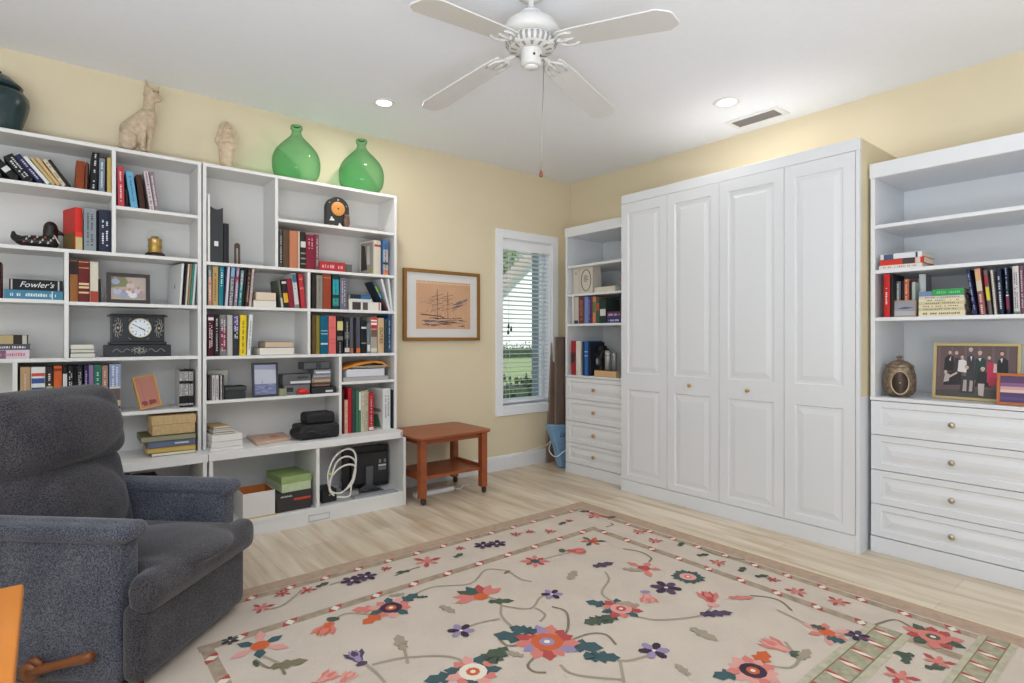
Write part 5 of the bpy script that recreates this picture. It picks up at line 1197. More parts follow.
def orn(cx, cz, sx, sz, y):
    for k in range(10):
        a = 2 * PI * k / 10; t.tube([(cx + sx * math.cos(a) * .6, y, cz + sz * math.sin(a) * .6), (cx + sx * math.cos(a + .25) * .9, y, cz + sz * math.sin(a + .25) * .9), (cx + sx * math.cos(a + .5), y, cz + sz * math.sin(a + .5))], .0014, INL, 5)
    t.tube([(cx + sx * .55 * math.cos(2 * PI * k / 16), y, cz + sz * .5 * math.sin(2 * PI * k / 16)) for k in range(16)], .0020, INL, 5, closed=True)
    t.lathe([(0, .001), (min(sx, sz) * .3, 0)], INL, 10, M=put(cx, y, cz, Matrix.Rotation(PI / 2, 4, 'X')))
for s_ in (-1, 1):
    orn(s_ * bw_ * .78, zc, .022, .055, -.0685); t.build('side_inlay', mc); t = MB()
orn(0, hb * .42, .04, .02, -.0855)
for s_ in (-1, 1): t.tube([(s_ * (.045 + .01 * k), -.0855, hb * (.42 + .12 * math.sin(k * 1.3))) for k in range(9)], .0014, INL, 5)
t.build('plinth_inlay', mc); t = MB()
for s_ in (-1, 1):
    for z_ in (hb + .012, zt - .026): t.tube([(s_ * bw_ * .39 - .012 * s_, -.0725, z_), (s_ * bw_ * .39, -.0725, z_ + (.012 if z_ < zc else -.012))], .0012, INL, 5)
t.build('corner_inlay', mc)

# anniversary clock under a glass dome
f_ = Fr('A', FA + .10, 1.664); c_ = f_.r(155, 0); hh = f_.zz(155, 229.5) - 1.664; rr = (f_.r(165.5) - f_.r(144.5)) / 2
dc = empty('dome_clock', 'small brass clock under a glass dome on a dark base, below the cat statue', 'clock', (c_, FA + .10, 1.6645))
t = MB(); t.lathe([(0, 0), (rr, 0), (rr, .012), (rr * .93, .022), (rr * .88, .026), (0, .026)], mat((40, 26, 22), .35), 32); t.build('wooden_base', dc)
t = MB(); bz = mat((196, 158, 84), .32, metal=.7); rb2 = rr * .70; kz = (hh * .76 - .026) / .094
t.lathe([(0, .026), (rb2, .0261)] + [(a, .026 + (b - .026) * kz) for a, b in ((rb2, .036), (rb2 * .92, .04), (rb2 * .92, .060), (rb2, .064), (rb2, .070), (rb2 * .92, .074), (rb2 * .92, .092), (rb2 * .98, .096), (rb2 * .96, .104), (rb2 * .55, .108), (rb2 * .5, .118), (0, .120))], bz, 28); t.build('brass_movement', dc)
t = MB(); hd_ = hh; t.lathe([(rr * .82, .026)] + [(rr * .82, hd_ - rr * .82)] + [(rr * .82 * math.cos(a), hd_ - rr * .82 + rr * .82 * math.sin(a)) for a in [PI / 2 * k / 8 for k in range(1, 9)]], glass_material((.97, .98, .97, 1), name='dome_glass'), 32); t.build('glass_dome', dc)

# duck decoy
f_ = Fr('A', FA + .10, 1.664); D0 = f_.r(10.5); D1 = f_.r(64); L_ = D1 - D0; k_ = L_
dk2 = empty('duck_decoy', 'black and white wooden duck decoy on the shelf, facing the red book', 'decoy', (D0, FA + .10, 1.665))
DB = mat((30, 27, 25), .45, noise=.3, scale=12)
body = blob('body', [('e', (.48 * k_, 0, .036), (.42 * k_, .05, .034)), ('e', (.74 * k_, 0, .040), (.17 * k_, .05, .040)), ('c', (.16 * k_, 0, .045), (.06 * k_, 0, .055), .02, .016), ('e', (.05 * k_, 0, .060), (.05 * k_, .024, .026)), ('c', (.74 * k_, 0, .06), (.73 * k_, 0, .10), .034, .032),
                     ('e', (.74 * k_, 0, .112), (.145 * k_, .036, .040)), ('c', (.84 * k_, 0, .100), (.985 * k_, 0, .086), .014, .008), ('e', (.96 * k_, 0, .087), (.06 * k_, .017, .007))], DB, .0045, dk2)
t = MB(); WP = mat((196, 190, 178), .6); RP = mat((150, 60, 50), .6)
def onbody(x, z): return -.056 * math.sqrt(max(.05, 1 - ((x - .5) / .47) ** 2)) - .006
for k in range(12):
    x = .22 + .05 * k; z = .022 + .014 * ((k * 7) % 3); y = onbody(x, z) + .006
    t.prism([(x * k_, z), ((x + .05) * k_, z + .006), ((x + .02) * k_, z + .016)], y, y + .012, WP if k % 4 else RP, axis='y')
t.prism([(.80 * k_, .074), (.83 * k_, .070), (.92 * k_, .03), (.89 * k_, .03)], -.048, -.02, WP, axis='y')
t.build('painted_feathers', body); 

# arched ornament
f_ = Fr('A', FA + .03, 1.966); r0, r1 = f_.r(326.5), f_.r(349.2); w = r1 - r0; h = f_.zz(338, 197) - 1.966
ac = empty('arched_ornament', 'black arched ornament with an orange disc on the right unit, topmost shelf', 'ornament', (r0 + w / 2, FA + .03, 1.9665))
arch = [(-w / 2, 0), (w / 2, 0), (w / 2, h - w / 2)] + [(w / 2 * math.cos(a), h - w / 2 + w / 2 * math.sin(a)) for a in [PI * k / 16 for k in range(1, 16)]] + [(-w / 2, h - w / 2)]
t = MB(); t.prism(arch, 0, .05, mat((40, 42, 38), .5), axis='y'); t.build('arched_case', ac, bevel=.003)
t = MB(); Md = put(.0, -.0005, h * .60, Matrix.Rotation(PI / 2, 4, 'X')); t.lathe([(0, .005), (w * .27, .005), (w * .30, .003), (w * .30, 0)], mat((214, 146, 72), .45, noise=.1, scale=30), 32, M=Md); t.lathe([(0, .0075), (.006, .0075), (.007, .005)], mat((96, 44, 24), .5), 12, M=Md); t.build('orange_disc', ac)
t = MB(); MW = mat((222, 220, 210), .5)
for a, b, s_ in ((-.27, .24, .11), (.08, .06, .10), (-.22, .02, .05), (0, .90, .035), (-.37, .78, .025), (.37, .72, .025)): t.prism([(w * a + w * s_ * x, h * b + w * s_ * z) for x, z in ((-1, -.6), (1, -.6), (.8, .2), (.3, .3), (.1, 1), (-.3, .9), (-.5, .2))], -.002, .001, MW, axis='y')
for v in t.bm.verts: v.co.z = max(v.co.z, .0)
t.build('white_inlay', ac)
og = blob('carved_figure', [('e', (w * .36, -.012, h * .20), (w * .15, .014, h * .20)), ('e', (w * .36, -.014, h * .36), (w * .12, .014, h * .08)), ('c', (w * .28, -.012, h * .4), (w * .26, -.012, h * .46), .006, .003), ('c', (w * .44, -.012, h * .4), (w * .46, -.012, h * .46), .006, .003)], mat((112, 84, 66), .6, noise=.3, scale=40), .003, ac)
for v in og.data.vertices: v.co.z = max(v.co.z, .0)

# ---- on top of the bookcases
TZ = 2.2425
p_ = at(-3, 132, 'y', -.14); rj = at(30.5, 105, 'y', -.14).x - p_.x; hj = at(0, 71, 'y', -.14).z - TZ
jar = empty('ginger_jar', 'dark teal lidded ceramic jar on top of the left bookcase', 'jar', (p_.x, -.142, TZ))
TJ = mat((38, 58, 60), .22, noise=.12, scale=6)
zl = at(-3, 87.5, 'y', -.14).z - TZ
t = MB(); t.lathe([(0, 0), (rj * .62, 0), (rj * .66, .01), (rj * .78, zl * .22), (rj * .93, zl * .5), (rj, zl * .68), (rj * .97, zl * .82), (rj * .82, zl * .94), (rj * .58, zl), (0, zl)], TJ, 48); t.build('jar_body', jar)
t = MB(); hl = hj - zl; t.lathe([(rj * .55, zl - .004), (rj * .78, zl + .004), (rj * .79, zl + .012), (rj * .74, zl + .020), (rj * .60, zl + hl * .42), (rj * .42, zl + hl * .66), (rj * .16, zl + hl * .76), (rj * .1, zl + hl * .84), (rj * .15, zl + hl * .92), (rj * .1, hj), (0, hj + .002)], TJ, 48); t.build('lid', jar)

# cat statue
y0 = -.135
def A_(u, v): q_ = at(u, v, 'y', y0); return (q_.x, q_.z)
cx0, _ = A_(139, 148); cat_ = empty('cat_statue', 'tall carved beige sitting cat statue on top of the left bookcase', 'statue', (cx0, y0, TZ))
def cc(u, v, dy=0.0): x, z = A_(u, v); return (x - cx0, dy, z - TZ)
pxm = A_(149, 120)[0] - A_(148, 120)[0]; pzm = A_(148, 119)[1] - A_(148, 120)[1]
SN = mat((200, 178, 150), .75, noise=.2, scale=40, bump=.5, bscale=60)
items = [('c', cc(147.5, 117), cc(131, 131), 10.2 * pxm, 12 * pxm), ('c', cc(148.5, 112), cc(147, 124), 7.5 * pxm, 8.5 * pxm), ('e', cc(129, 139, .01), (10 * pxm, .062, 11 * pzm)), ('e', cc(127, 141, -.04), (9 * pxm, .034, 10.5 * pzm)),
         ('c', cc(149, 112), cc(149, 101), 6.6 * pxm, 5.8 * pxm), ('e', cc(151.5, 96), (8.2 * pxm, .036, 7.6 * pzm)), ('e', cc(157.5, 98.5, 0), (5.0 * pxm, .022, 4.0 * pzm)), ('c', cc(147.5, 91, -.018), cc(145.6, 81, -.02), .020, .004), ('c', cc(157, 92, .012), cc(159.5, 86, .014), .014, .004),
         ('c', cc(143, 126, -.026), cc(141, 150, -.03), .022, .0115), ('c', cc(151.5, 123, .012), cc(147.5, 152, .004), .022, .0115), ('e', cc(142.5, 151.5, -.04), (3.4 * pxm, .022, 1.8 * pzm)), ('e', cc(149, 153.5, -.008), (3.4 * pxm, .022, 1.8 * pzm)), ('c', cc(120, 146, .0), cc(134, 150, .05), .014, .010)]
items = [it for it in items]
cb = blob('cat_body', items, SN, .005, cat_, smooth=3)
zmn = min(v.co.z for v in cb.data.vertices); 
for v in cb.data.vertices:
    if v.co.z < .001: v.co.z = .001
t = MB(); EY = mat((120, 96, 72), .6)
for u, dy in ((153, -.0345), (157.5, -.028)): t.lathe([(0, .003), (.004, .0015), (.005, 0)], EY, 12, M=Matrix.Translation(cc(u, 93.5, dy)) @ Euler((PI / 2, 0, .3)).to_matrix().to_4x4())
t.build('eyes', cat_)

# praying figure
x1_, _ = A_(225, 165); fig = empty('praying_statue', 'small pale veiled figure statue with folded arms on top of the bookcases', 'statue', (x1_, y0, TZ)); cx0 = x1_
pxm = A_(226, 140)[0] - A_(225, 140)[0]; pzm = A_(225, 139)[1] - A_(225, 140)[1]
SN2 = mat((206, 184, 154), .75, noise=.15, scale=30, bump=.3, bscale=50)
items = [('c', cc(226, 166), cc(226, 152), .036, .044), ('c', cc(226, 152), cc(226, 142), .044, .047), ('e', cc(226, 141), (10 * pxm, .045, 6 * pzm)), ('e', cc(226.5, 131.5, -.01), (5.2 * pxm, .032, 6.2 * pzm)), ('e', cc(226.5, 130, .014), (7.6 * pxm, .036, 9 * pzm)),
         ('c', cc(220, 132, .0), cc(218, 141, -.0), .015, .02), ('c', cc(233, 132, .0), cc(234, 141, 0), .015, .02), ('c', cc(217, 140, -.01), cc(220, 149, -.03), .018, .014), ('c', cc(235, 140, -.01), cc(232, 149, -.03), .018, .014),
         ('c', cc(219, 143, -.045), cc(230, 141, -.05), .011, .009), ('c', cc(233, 144, -.042), cc(222, 142, -.052), .011, .009), ('c', cc(233, 150, .0), cc(233.5, 156, 0), .012, .008), ('b', (-.045, -.045, .001), (.045, .04, .02), .008)]
fb = blob('figure', items, SN2, .004, fig, smooth=2)
for v in fb.data.vertices:
    if v.co.z < .001: v.co.z = .001
t = MB(); hm_ = mat((150, 126, 98), .7)
for u in (225, 228): t.lathe([(0, .003), (.004, .0)], hm_, 8, M=Matrix.Translation(cc(u, 130.5, -.041)) @ Matrix.Rotation(PI / 2, 4, 'X'))
t.tube([cc(226, 135, -.041), cc(227.6, 135, -.041)], .0022, hm_, 6); t.build('face_marks', fig)

# green demijohns
def bottle(label, uc, rpx, vt):
    yb = -.165
    x = at(uc, 160, 'y', yb).x; zt = at(uc, vt, 'y', yb).z - TZ; r = at(uc + rpx, 160, 'y', yb).x - x; yb = min(yb, -r - .006)
    o = empty('glass_demijohn', label, 'bottle', (x, yb, TZ), group='green demijohns')
    m = glass_material((.60, .86, .70, 1), .02, .02, 'green_glass', .35, (.22, .46, .29, 1))
    pr = [(0, .006), (.45 * r, .003), (.60 * r, .004), (.76 * r, .04 * zt), (.95 * r, .155 * zt), (1.0 * r, .33 * zt), (.945 * r, .46 * zt), (.82 * r, .56 * zt), (.62 * r, .655 * zt), (.42 * r, .735 * zt), (.27 * r, .80 * zt), (.205 * r, .86 * zt), (.19 * r, .92 * zt)]
    pr = [(max(0, p.x), p.y) for p in smooth_pts([Vector((a, b, 0)) for a, b in pr], 4)] + [(.245 * r, .925 * zt), (.255 * r, .965 * zt), (.22 * r, .99 * zt), (.15 * r, zt), (.13 * r, .97 * zt)]
    t = MB(); t.lathe(pr + [(0, .968 * zt)], m, 56); gb_ = t.build('glass_body', o)
    if gb_.data.polygons[len(gb_.data.polygons) // 3].normal.dot(gb_.data.polygons[len(gb_.data.polygons) // 3].center - Vector((0, 0, .3 * zt))) < 0: gb_.data.flip_normals()
bottle('larger green glass demijohn, the left one on the bookcase', 296.5, 22.6, 125.5)
bottle('smaller green glass demijohn, the right one on the bookcase', 361.5, 20.2, 139.5)

# ================================================================== GADGETS, PAPERS, COUNTER THINGS
G8 = Fr('A', FA, .818)
def slab(fr, u0, u1, v0, v1, D, col, label, name, cat, dep=0.0, bev=.004, zb=None, yaw=0.0, deco=None, partname='case', rough=.45, r_min=-99):
    r0, r1 = fr.r(u0, dep), fr.r(u1, dep); zb = fr.zz((u0 + u1) / 2, v1, dep) if zb is None else zb; zt = fr.zz((u0 + u1) / 2, v0, dep)
    r0 = max(r0, r_min)
    root = empty(name, label, cat, fr.world(r0, dep, zb + .0006), fr.rz + yaw); w, h = r1 - r0, zt - zb - .0006
    t = MB(); t.box((0, 0, 0), (w, D, h), mat(col, rough), min(bev, h * .3)); t.build(partname, root)
    if deco: deco(root, w, D, h)
    return root, zt
def rect_part(root, name, a, b, c_, y=-.0008, rough=.5):
    t = MB(); t.box((a[0], y, a[1]), (b[0], .0, b[1]), mat(c_, rough)); return t.build(name, root)
slab(G8, 279.5, 287, 388.8, 394, .05, (146, 146, 110), 'small olive cloth pouch at the left foot of the gadget pile', 'pouch', 'pouch', bev=.006, zb=.818)
_, z1_ = slab(G8, 284, 310, 384.8, 393, .13, (112, 114, 116), 'grey box device, lower left in the gadget pile', 'audio_player', 'device', dep=.03, zb=.818, deco=lambda o, w, D, h: rect_part(o, 'dark_panel', (w * .1, h * .3), (w * .35, h * .75), (40, 40, 42)))
slab(G8, 283, 311, 374.2, 384.8, .14, (92, 92, 94), 'dark grey device with a silver strip, upper left in the gadget pile', 'audio_player', 'device', dep=.025, zb=z1_ + .001, deco=lambda o, w, D, h: (rect_part(o, 'silver_strip', (w * .26, h * .12), (w * .98, h * .34), (214, 214, 214)), rect_part(o, 'keys', (w * .5, h * .55), (w * .9, h * .8), (60, 62, 64))))
_, z1_ = slab(G8, 312, 336.5, 387.0, 392.5, .12, (26, 26, 28), 'black slab with a white mark, lower right in the gadget pile', 'remote_control', 'device', zb=.818, deco=lambda o, w, D, h: rect_part(o, 'white_mark', (w * .55, h * .2), (w * .85, h * .5), (216, 216, 216)))
zq = z1_
for k, (a, b, v0, c_, lb_, mk) in enumerate(((312.2, 330.5, 383, (70, 60, 58), 'dark brown box resting on the black slab', (150, 104, 92)), (312, 330.8, 377.8, (150, 124, 104), 'tan and brown striped box in the middle of the gadget pile', (196, 170, 130)), (313, 331, 374.4, (150, 152, 160), 'pale grey box above the striped one', (170, 172, 182)), (314, 331, 369.6, (140, 142, 148), 'silver box under the topmost dark one', (214, 216, 222)))):
    _, zq = slab(G8, a, b, v0, 0, .12, c_, lb_ + ', gadget pile', 'gadget_box', 'box', dep=.02, zb=zq + .0006, deco=lambda o, w, D, h, mk=mk: rect_part(o, 'front_stripe', (w * .12, h * .25), (w * .95, h * .6), mk))
slab(G8, 304, 329.6, 362.2, 0, .12, (86, 88, 90), 'dark grey camera like box, topmost of the gadget pile', 'camera_case', 'camera case', dep=.02, zb=zq + .0006, deco=lambda o, w, D, h: (rect_part(o, 'lens_plate', (w * .46, h * .2), (w * .66, h * .9), (52, 52, 56)), rect_part(o, 'base_strip', (w * .04, 0), (w * .98, h * .16), (28, 28, 30))))
q_ = G8.pt(303, 392, -.0)
rd = tag(blob('red_coin_purse', [('e', (0, 0, .0215), (.036, .028, .021)), ('c', (.03, 0, .018), (.045, 0, .012), .012, .007)], mat((214, 44, 32), .4), .003), 'bright red rounded purse in front of the gadget pile', 'purse'); rd.location = (q_[0], FA + .0, .8183)
for v in rd.data.vertices: v.co.z = max(v.co.z, .0)
rd.location.y = FA - .002 + .03 - .012

# papers and orange folder
R9 = Fr('A', FA, .890)
_, z1_ = slab(R9, 343.4, 388.5, 376.6, 380, .2, (176, 172, 168), 'loose grey papers under the white block on the orange folder shelf', 'paper_sheaf', 'papers', zb=.890, bev=.001, rough=.9)
_, z2_ = slab(R9, 346.8, 384.5, 369.0, 0, .2, (214, 214, 220), 'white block of paper beneath the orange folder', 'paper_ream', 'papers', zb=z1_ + .001, bev=.001, rough=.9)
r0, r1 = R9.r(343), R9.r(391); of = empty('orange_folder', 'bulging orange brown document folder on top of the white paper block', 'folder', R9.world(r0, .0, z2_ + .001)); w = r1 - r0
t = MB(); OR_ = mat((206, 132, 44), .6, noise=.15, scale=12); hh = R9.zz(366, 361) - z2_
pr = [(0, -.024), (.02, 0), (w * .3, hh * .45), (w * .62, hh * .75), (w * .8, hh * .6), (w, -.018)]; up = [(w, -.004), (w * .82, hh * .85), (w * .62, hh), (w * .3, hh * .75), (.02, hh * .3), (-.002, .0)]
pr = [(a, max(0.0012, b)) for a, b in pr]; up = [(a, max(.004, b)) for a, b in up]
t.prism(pr + up, .002, .20, OR_, axis='y'); t.build('folder_cover', of)
t = MB()
for k in range(4): t.box((w * .2, .001 - .001 * k, hh * .12 + k * .004), (w * .9, .19, hh * .12 + k * .004 + .0016), PAGE)
t.build('loose_sheets', of)

# tall books on the counter of the right unit
R10 = Fr('A', FA, CT, 'of the tall counter books', 'tall books at the right end of the counter')
for a, b, v, c_, d_, kw in ((342.4, 344.4, 390, (86, 26, 28), 'thin dark red book', {}), (344.6, 347.8, 400, (224, 168, 146), 'peach paperback', dict(ink=(190, 110, 90))), (348, 351.6, 388, (178, 30, 40), 'tall red book', {}), (351.9, 355.6, 389, (56, 66, 66), 'dark grey book', {}), (355.9, 358.4, 389.4, (62, 118, 82), 'green book', {}), (358.6, 360.8, 390, (70, 120, 86), 'green book with white top', dict(bands=((.52, .95, (222, 226, 218)),))), (361, 364.6, 391.5, (206, 196, 176), 'cream book', dict(ink=(150, 130, 110))),
        (364.9, 368.4, 390.5, (200, 186, 158), 'cream patterned book', dict(ink=(120, 100, 80), rows=2, ink_rng=(.03, .97))), (368.7, 373.6, 392.5, (176, 40, 48), 'red book with white base', dict(bands=((.02, .1, (226, 210, 206)),), ink=(224, 190, 180)))):
    book(R10, a, b, v, c_, d_, D=.21, **kw)
b1 = book(R10, 383, 391.4, 388.5, (224, 224, 222), 'thick white book with green cover picture', D=.2, yaw=math.radians(11), ink=(70, 66, 74), rows=2, ink_rng=(.28, .82), pagecol=(230, 228, 222))
bh = max(v.co.z for v in b1.children[0].data.vertices)
t = MB(); t.quad((-.0006, .01, bh * .02), (-.0006, .2, bh * .02), (-.0006, .2, bh * .97), (-.0006, .01, bh * .97), mat((206, 208, 200), .6)); t.quad((-.0009, .02, bh * .04), (-.0009, .15, bh * .04), (-.0009, .15, bh * .34), (-.0009, .06, bh * .36), mat((70, 128, 94), .6)); t.quad((-.0009, .02, bh * .42), (-.0009, .18, bh * .42), (-.0009, .17, bh * .52), (-.0009, .03, bh * .5), mat((130, 132, 124), .6)); t.build('cover_picture', b1)
book(R10, 392.4, 393.6, 390, (48, 50, 60), 'thin blackish book against the side panel', D=.2)

# counter: white boxes, magazines, flat case, black bag
YCf = YC + .02
def cfr(y): return Fr('A', y, CT)
_, z1_ = slab(cfr(-.36), 209, 243, 447.5, 0, .22, (226, 222, 216), 'wide white box, lowest in the stack at the left end of the counter', 'white_box', 'box', zb=CT, bev=.002, r_min=-3.337)
_, z2_ = slab(cfr(-.352), 209, 243, 441.5, 0, .22, (222, 216, 210), 'thin white box, middle of the stack at the left end of the counter', 'white_box', 'box', zb=z1_ + .0008, bev=.002, yaw=.04, r_min=-3.329)
_, z3_ = slab(cfr(-.345), 208, 243, 434.5, 0, .21, (228, 222, 214), 'white box carrying magazines at the left end of the counter', 'white_box', 'box', zb=z2_ + .0008, bev=.002, yaw=.06, r_min=-3.325)
zq = z3_ + .002
for k, (c_, lb_) in enumerate((((150, 140, 124), 'grey magazine, lowest of four on the white boxes'), ((196, 190, 176), 'pale magazine, second from the bottom on the white boxes'), ((164, 150, 130), 'tan magazine, second from the top on the white boxes'), ((190, 160, 110), 'yellowish magazine, topmost on the white boxes'))):
    f2 = cfr(-.33 + .012 * k); r0 = -3.318; w = f2.r(235 - 2 * k) - r0
    o = empty('magazine', lb_, 'magazine', (r0 + .004 * k, f2.f, zq), .04 + .02 * k, 'magazines on the white boxes'); t = MB(); t.box((0, 0, 0), (w, .19, .009), mat(c_, .5), .001); t.build('cover', o)
    t = MB(); t.box((.001, -.0006, .002), (w - .001, .0, .007), mat((224, 220, 210), .8)); t.build('page_edge', o); zq += .0105
P_ = [at(u, v, 'z', CT + .018) for u, v in ((256.4, 443), (290.5, 437.4), (281, 431.2), (244, 434.3))]
for p in P_: p.y = min(p.y, -.02)
fc = empty('flat_case', 'flat tan case with a reddish mark lying on the counter', 'case', (P_[0].x, P_[0].y, CT + .0005)); t = MB()
vs = [(p.x - P_[0].x, p.y - P_[0].y) for p in P_]
t.prism(vs, 0, .018, mat((204, 168, 144), .5), axis='z'); t.build('shell', fc, bevel=.004)
t = MB(); m_ = [sum(v[i] for v in vs) / 4 for i in (0, 1)]
def lerp2(a, b, f): return (a[0] + (b[0] - a[0]) * f, a[1] + (b[1] - a[1]) * f)
def onc(a, b): return lerp2(lerp2(vs[0], vs[1], a), lerp2(vs[3], vs[2], a), b)
t.faces([onc(*q) + (.0184,) for q in ((.5, .35), (.72, .3), (.78, .45), (.66, .5), (.72, .68), (.52, .6))], [tuple(range(6))], mat((196, 112, 90), .5)); t.faces([onc(*q) + (.0184,) for q in ((.25, .42), (.38, .42), (.38, .48), (.25, .48))], [(0, 1, 2, 3)], mat((176, 136, 112), .5)); t.build('printed_mark', fc)
fb_ = cfr(-.33); r0, r1 = fb_.r(296), fb_.r(339); w = min(r1 - r0, -2.521 - r0)
bgm = mat((20, 20, 22), .6, noise=.2, scale=40)
h1 = fb_.zz(320, 424) - CT; h2_ = fb_.zz(320, 413) - CT
bgo = empty('black_bag', 'black soft camera bag with folded top flap on the counter', 'bag', (r0, -.33, CT + .0008))
b_ = blob('bag_body', [('b', (.02, -.02, .0), (w, .16, h1), .018), ('e', (.035, .06, h1 * .45), (.05, .09, h1 * .42)), ('e', (w * .55, -.018, h1 * .45), (w * .3, .012, h1 * .3))], bgm, .005, bgo)
for v in b_.data.vertices: v.co.z = max(v.co.z, .0005)
blob('top_flap', [('b', (.075, .02, h1 * .92), (w - .015, .16, h2_), .022), ('c', (.09, .05, h2_ - .022), (w - .03, .07, h2_ - .03), .022, .018)], bgm, .005, bgo)
t = MB(); t.tube([(.03, -.012, h1 * .4), (.09, -.034, h1 * .6), (.16, -.036, h1 * .35), (.22, -.03, h1 * .5)], .0045, mat((40, 40, 44), .5), 8); t.build('strap', bgo)

# stack behind the recliner on the left counter
LC = cfr(-.33)
sts = []
zq = CT
for k, (u0, v0, c_, pc_, lb_) in enumerate(((151, 451.5, (92, 84, 66), (226, 218, 194), 'white edged album, lowest of the album stack under the tan box'), (147, 446.8, (188, 150, 70), (200, 168, 88), 'ochre album, second from the bottom under the tan box'), (148, 440.5, (84, 94, 116), (96, 106, 130), 'blue grey album, second from the top under the tan box'), (140.5, 434.8, (86, 84, 48), (150, 146, 120), 'dark green album, topmost album under the tan box'))):
    zb_ = zq; zt = LC.zz(172, v0); r0 = LC.r(u0); w = LC.r(196) - r0; h = max(.012, zt - zb_ - .0008); D = .24
    o = empty('album', lb_, 'album', (r0, LC.f + .002 * k, zb_ + .0006), -.03 * (k % 2), 'albums under the tan box')
    t = MB(); m_ = mat(c_, .5); b = .003; t.box((0, 0, 0), (w, D, b), m_); t.box((0, 0, h - b), (w, D, h), m_); t.box((0, 0, b), (.004, D, h - b), m_); t.build('cover', o)
    t = MB(); t.box((.004, .002, b), (w - .003, D - .002, h - b), mat(pc_, .7)); t.build('page_block', o)
    if k == 2: strokes_m = mat((196, 196, 190), .5); t = MB(); t.box((w * .55, .0012, h * .4), (w * .85, .002, h * .65), strokes_m); t.build('label', o)
    zq = zb_ + h + .0008
kb = Fr('A', -.315, zq); r0, r1 = kb.r(151.5), kb.r(196); zt = kb.zz(172, 416); w = r1 - r0; h = zt - zq
kx = empty('tan_box', 'lidded tan cardboard box on top of the album stack behind the recliner', 'box', (r0, -.315, zq + .0006)); KR = mat((196, 166, 118), .8, noise=.12, scale=60)
t = MB(); t.box((.004, .004, 0), (w - .004, .21, h * .62), KR, .002); t.build('box_body', kx); t = MB(); t.box((0, 0, h * .55), (w, .214, h), KR, .003); t.build('lid', kx)

# ---- base cabinet contents
BZ = .1005; yb0 = YC + .03
fw_ = Fr('A', yb0, BZ)
def openbox(name, label, r0, w, y, D, h, out, inn, cat='box'):
    o = empty(name, label, cat, (r0, y, BZ)); t = MB(); m1, m2 = mat(out, .7), mat(inn, .7); e = .004
    for a, b in (((0, 0, 0), (w, e, h)), ((0, D - e, 0), (w, D, h)), ((0, e, 0), (e, D - e, h)), ((w - e, e, 0), (w, D - e, h)), ((e, e, 0), (w - e, D - e, e))): t.box(a, b, m1)
    t.build('box_wall', o)
    t = MB()
    for a, b in (((e, e, e), (w - e, e + .001, h)), ((e, D - e - .001, e), (w - e, D - e, h)), ((e, e + .001, e), (e + .001, D - e - .001, h)), ((w - e - .001, e + .001, e), (w - e, D - e - .001, h)), ((e + .001, e + .001, e), (w - e - .001, D - e - .001, e + .001))): t.box(a, b, m2)
    t.build('lining', o); return o
r0, r1 = fw_.r(243), fw_.r(275); ob = openbox('open_box', 'open white cardboard box with orange lining, bottom bay beside the green box', r0, r1 - r0, yb0, .2, fw_.zz(260, 492) - BZ, (226, 220, 214), (196, 112, 48))
t = MB(); t.box((0, -.0012, .0), (r1 - r0 + .012, .0, .007), mat((206, 166, 70), .6)); t.build('yellow_strip', ob)
r0, r1 = fw_.r(276.5), fw_.r(312); zt = fw_.zz(294, 491.5); w = r1 - r0; h = zt - BZ
bb = empty('black_box', 'black box with white lettering and red stripe, under the green box', 'box', (r0, yb0 + .01, BZ)); BKM = mat((52, 48, 46), .6)
t = MB(); t.box((.003, .003, 0), (w - .003, .22, h * .6), BKM, .002); t.build('box_body', bb)
t = MB(); t.box((0, 0, h * .52), (w, .224, h), BKM, .002); t.build('lid', bb)
t = MB(); t.box((w * .5, -.0007, h * .52), (w * .98, .0, h * .63), mat((206, 64, 44), .5)); strokes_ = mat((206, 204, 200), .5)
for k in range(9): t.box((w * (.13 + k * .036), -.0007, h * .74), (w * (.13 + k * .036 + .024), 0, h * (.80 + .03 * (k % 2))), strokes_)
t.build('stripe_print', bb)
zg = zt + .0008; gf = Fr('A', yb0 - .005, zg); r0, r1 = gf.r(281.5), gf.r(312.5); zt2 = gf.zz(297, 475.5); w = r1 - r0; h = zt2 - zg
gb = empty('green_box', 'pale green lidded box on top of the black box in the bottom bay', 'box', (r0, yb0 - .005 + .0, zg), .06)
t = MB(); t.box((.004, .004, 0), (w - .004, .26, h * .62), mat((190, 204, 164), .7, noise=.06, scale=30), .002); t.build('box_body', gb)
t = MB(); t.box((0, 0, h * .55), (w, .264, h), mat((148, 170, 108), .7, noise=.1, scale=30), .003); t.build('lid', gb)
# monitor seen from behind
r0, r1 = at(343, 460, 'y', -.20).x, min(-2.1165, at(390.5, 460, 'y', -.20).x); mz1 = min(at(367, 446, 'y', -.20).z, CT - .052); mz0 = at(367, 487, 'y', -.20).z
mo = empty('monitor', 'black computer monitor turned backwards in the lower right bay', 'monitor', ((r0 + r1) / 2, -.20, BZ), -.05); w = (r1 - r0) / 2
MK = mat((20, 20, 22), .4); MK2 = mat((34, 34, 36), .5); MK3 = mat((84, 86, 88), .45)
z0, z1 = mz0 - BZ, mz1 - BZ
t = MB(); t.box((-w, 0, z0), (w, .03, z1), MK, .006); t.build('screen_shell', mo)
t = MB(); t.box((-w * .68, -.028, z0 + .03), (w * .94, .0, z1 - .045), MK2, .008)
for k in range(10): t.box((-w * .6 + k * .018, -.0285, z1 - .07), (-w * .6 + k * .018 + .008, -.0275, z1 - .055), MK)
t.build('rear_housing', mo)
t = MB(); t.box((w * .48, -.0292, z0 + .145), (w * .82, -.028, z0 + .158), mat((206, 206, 206), .5)); t.box((w * .48, -.0292, z0 + .118), (w * .82, -.028, z0 + .140), mat((112, 112, 112), .5))
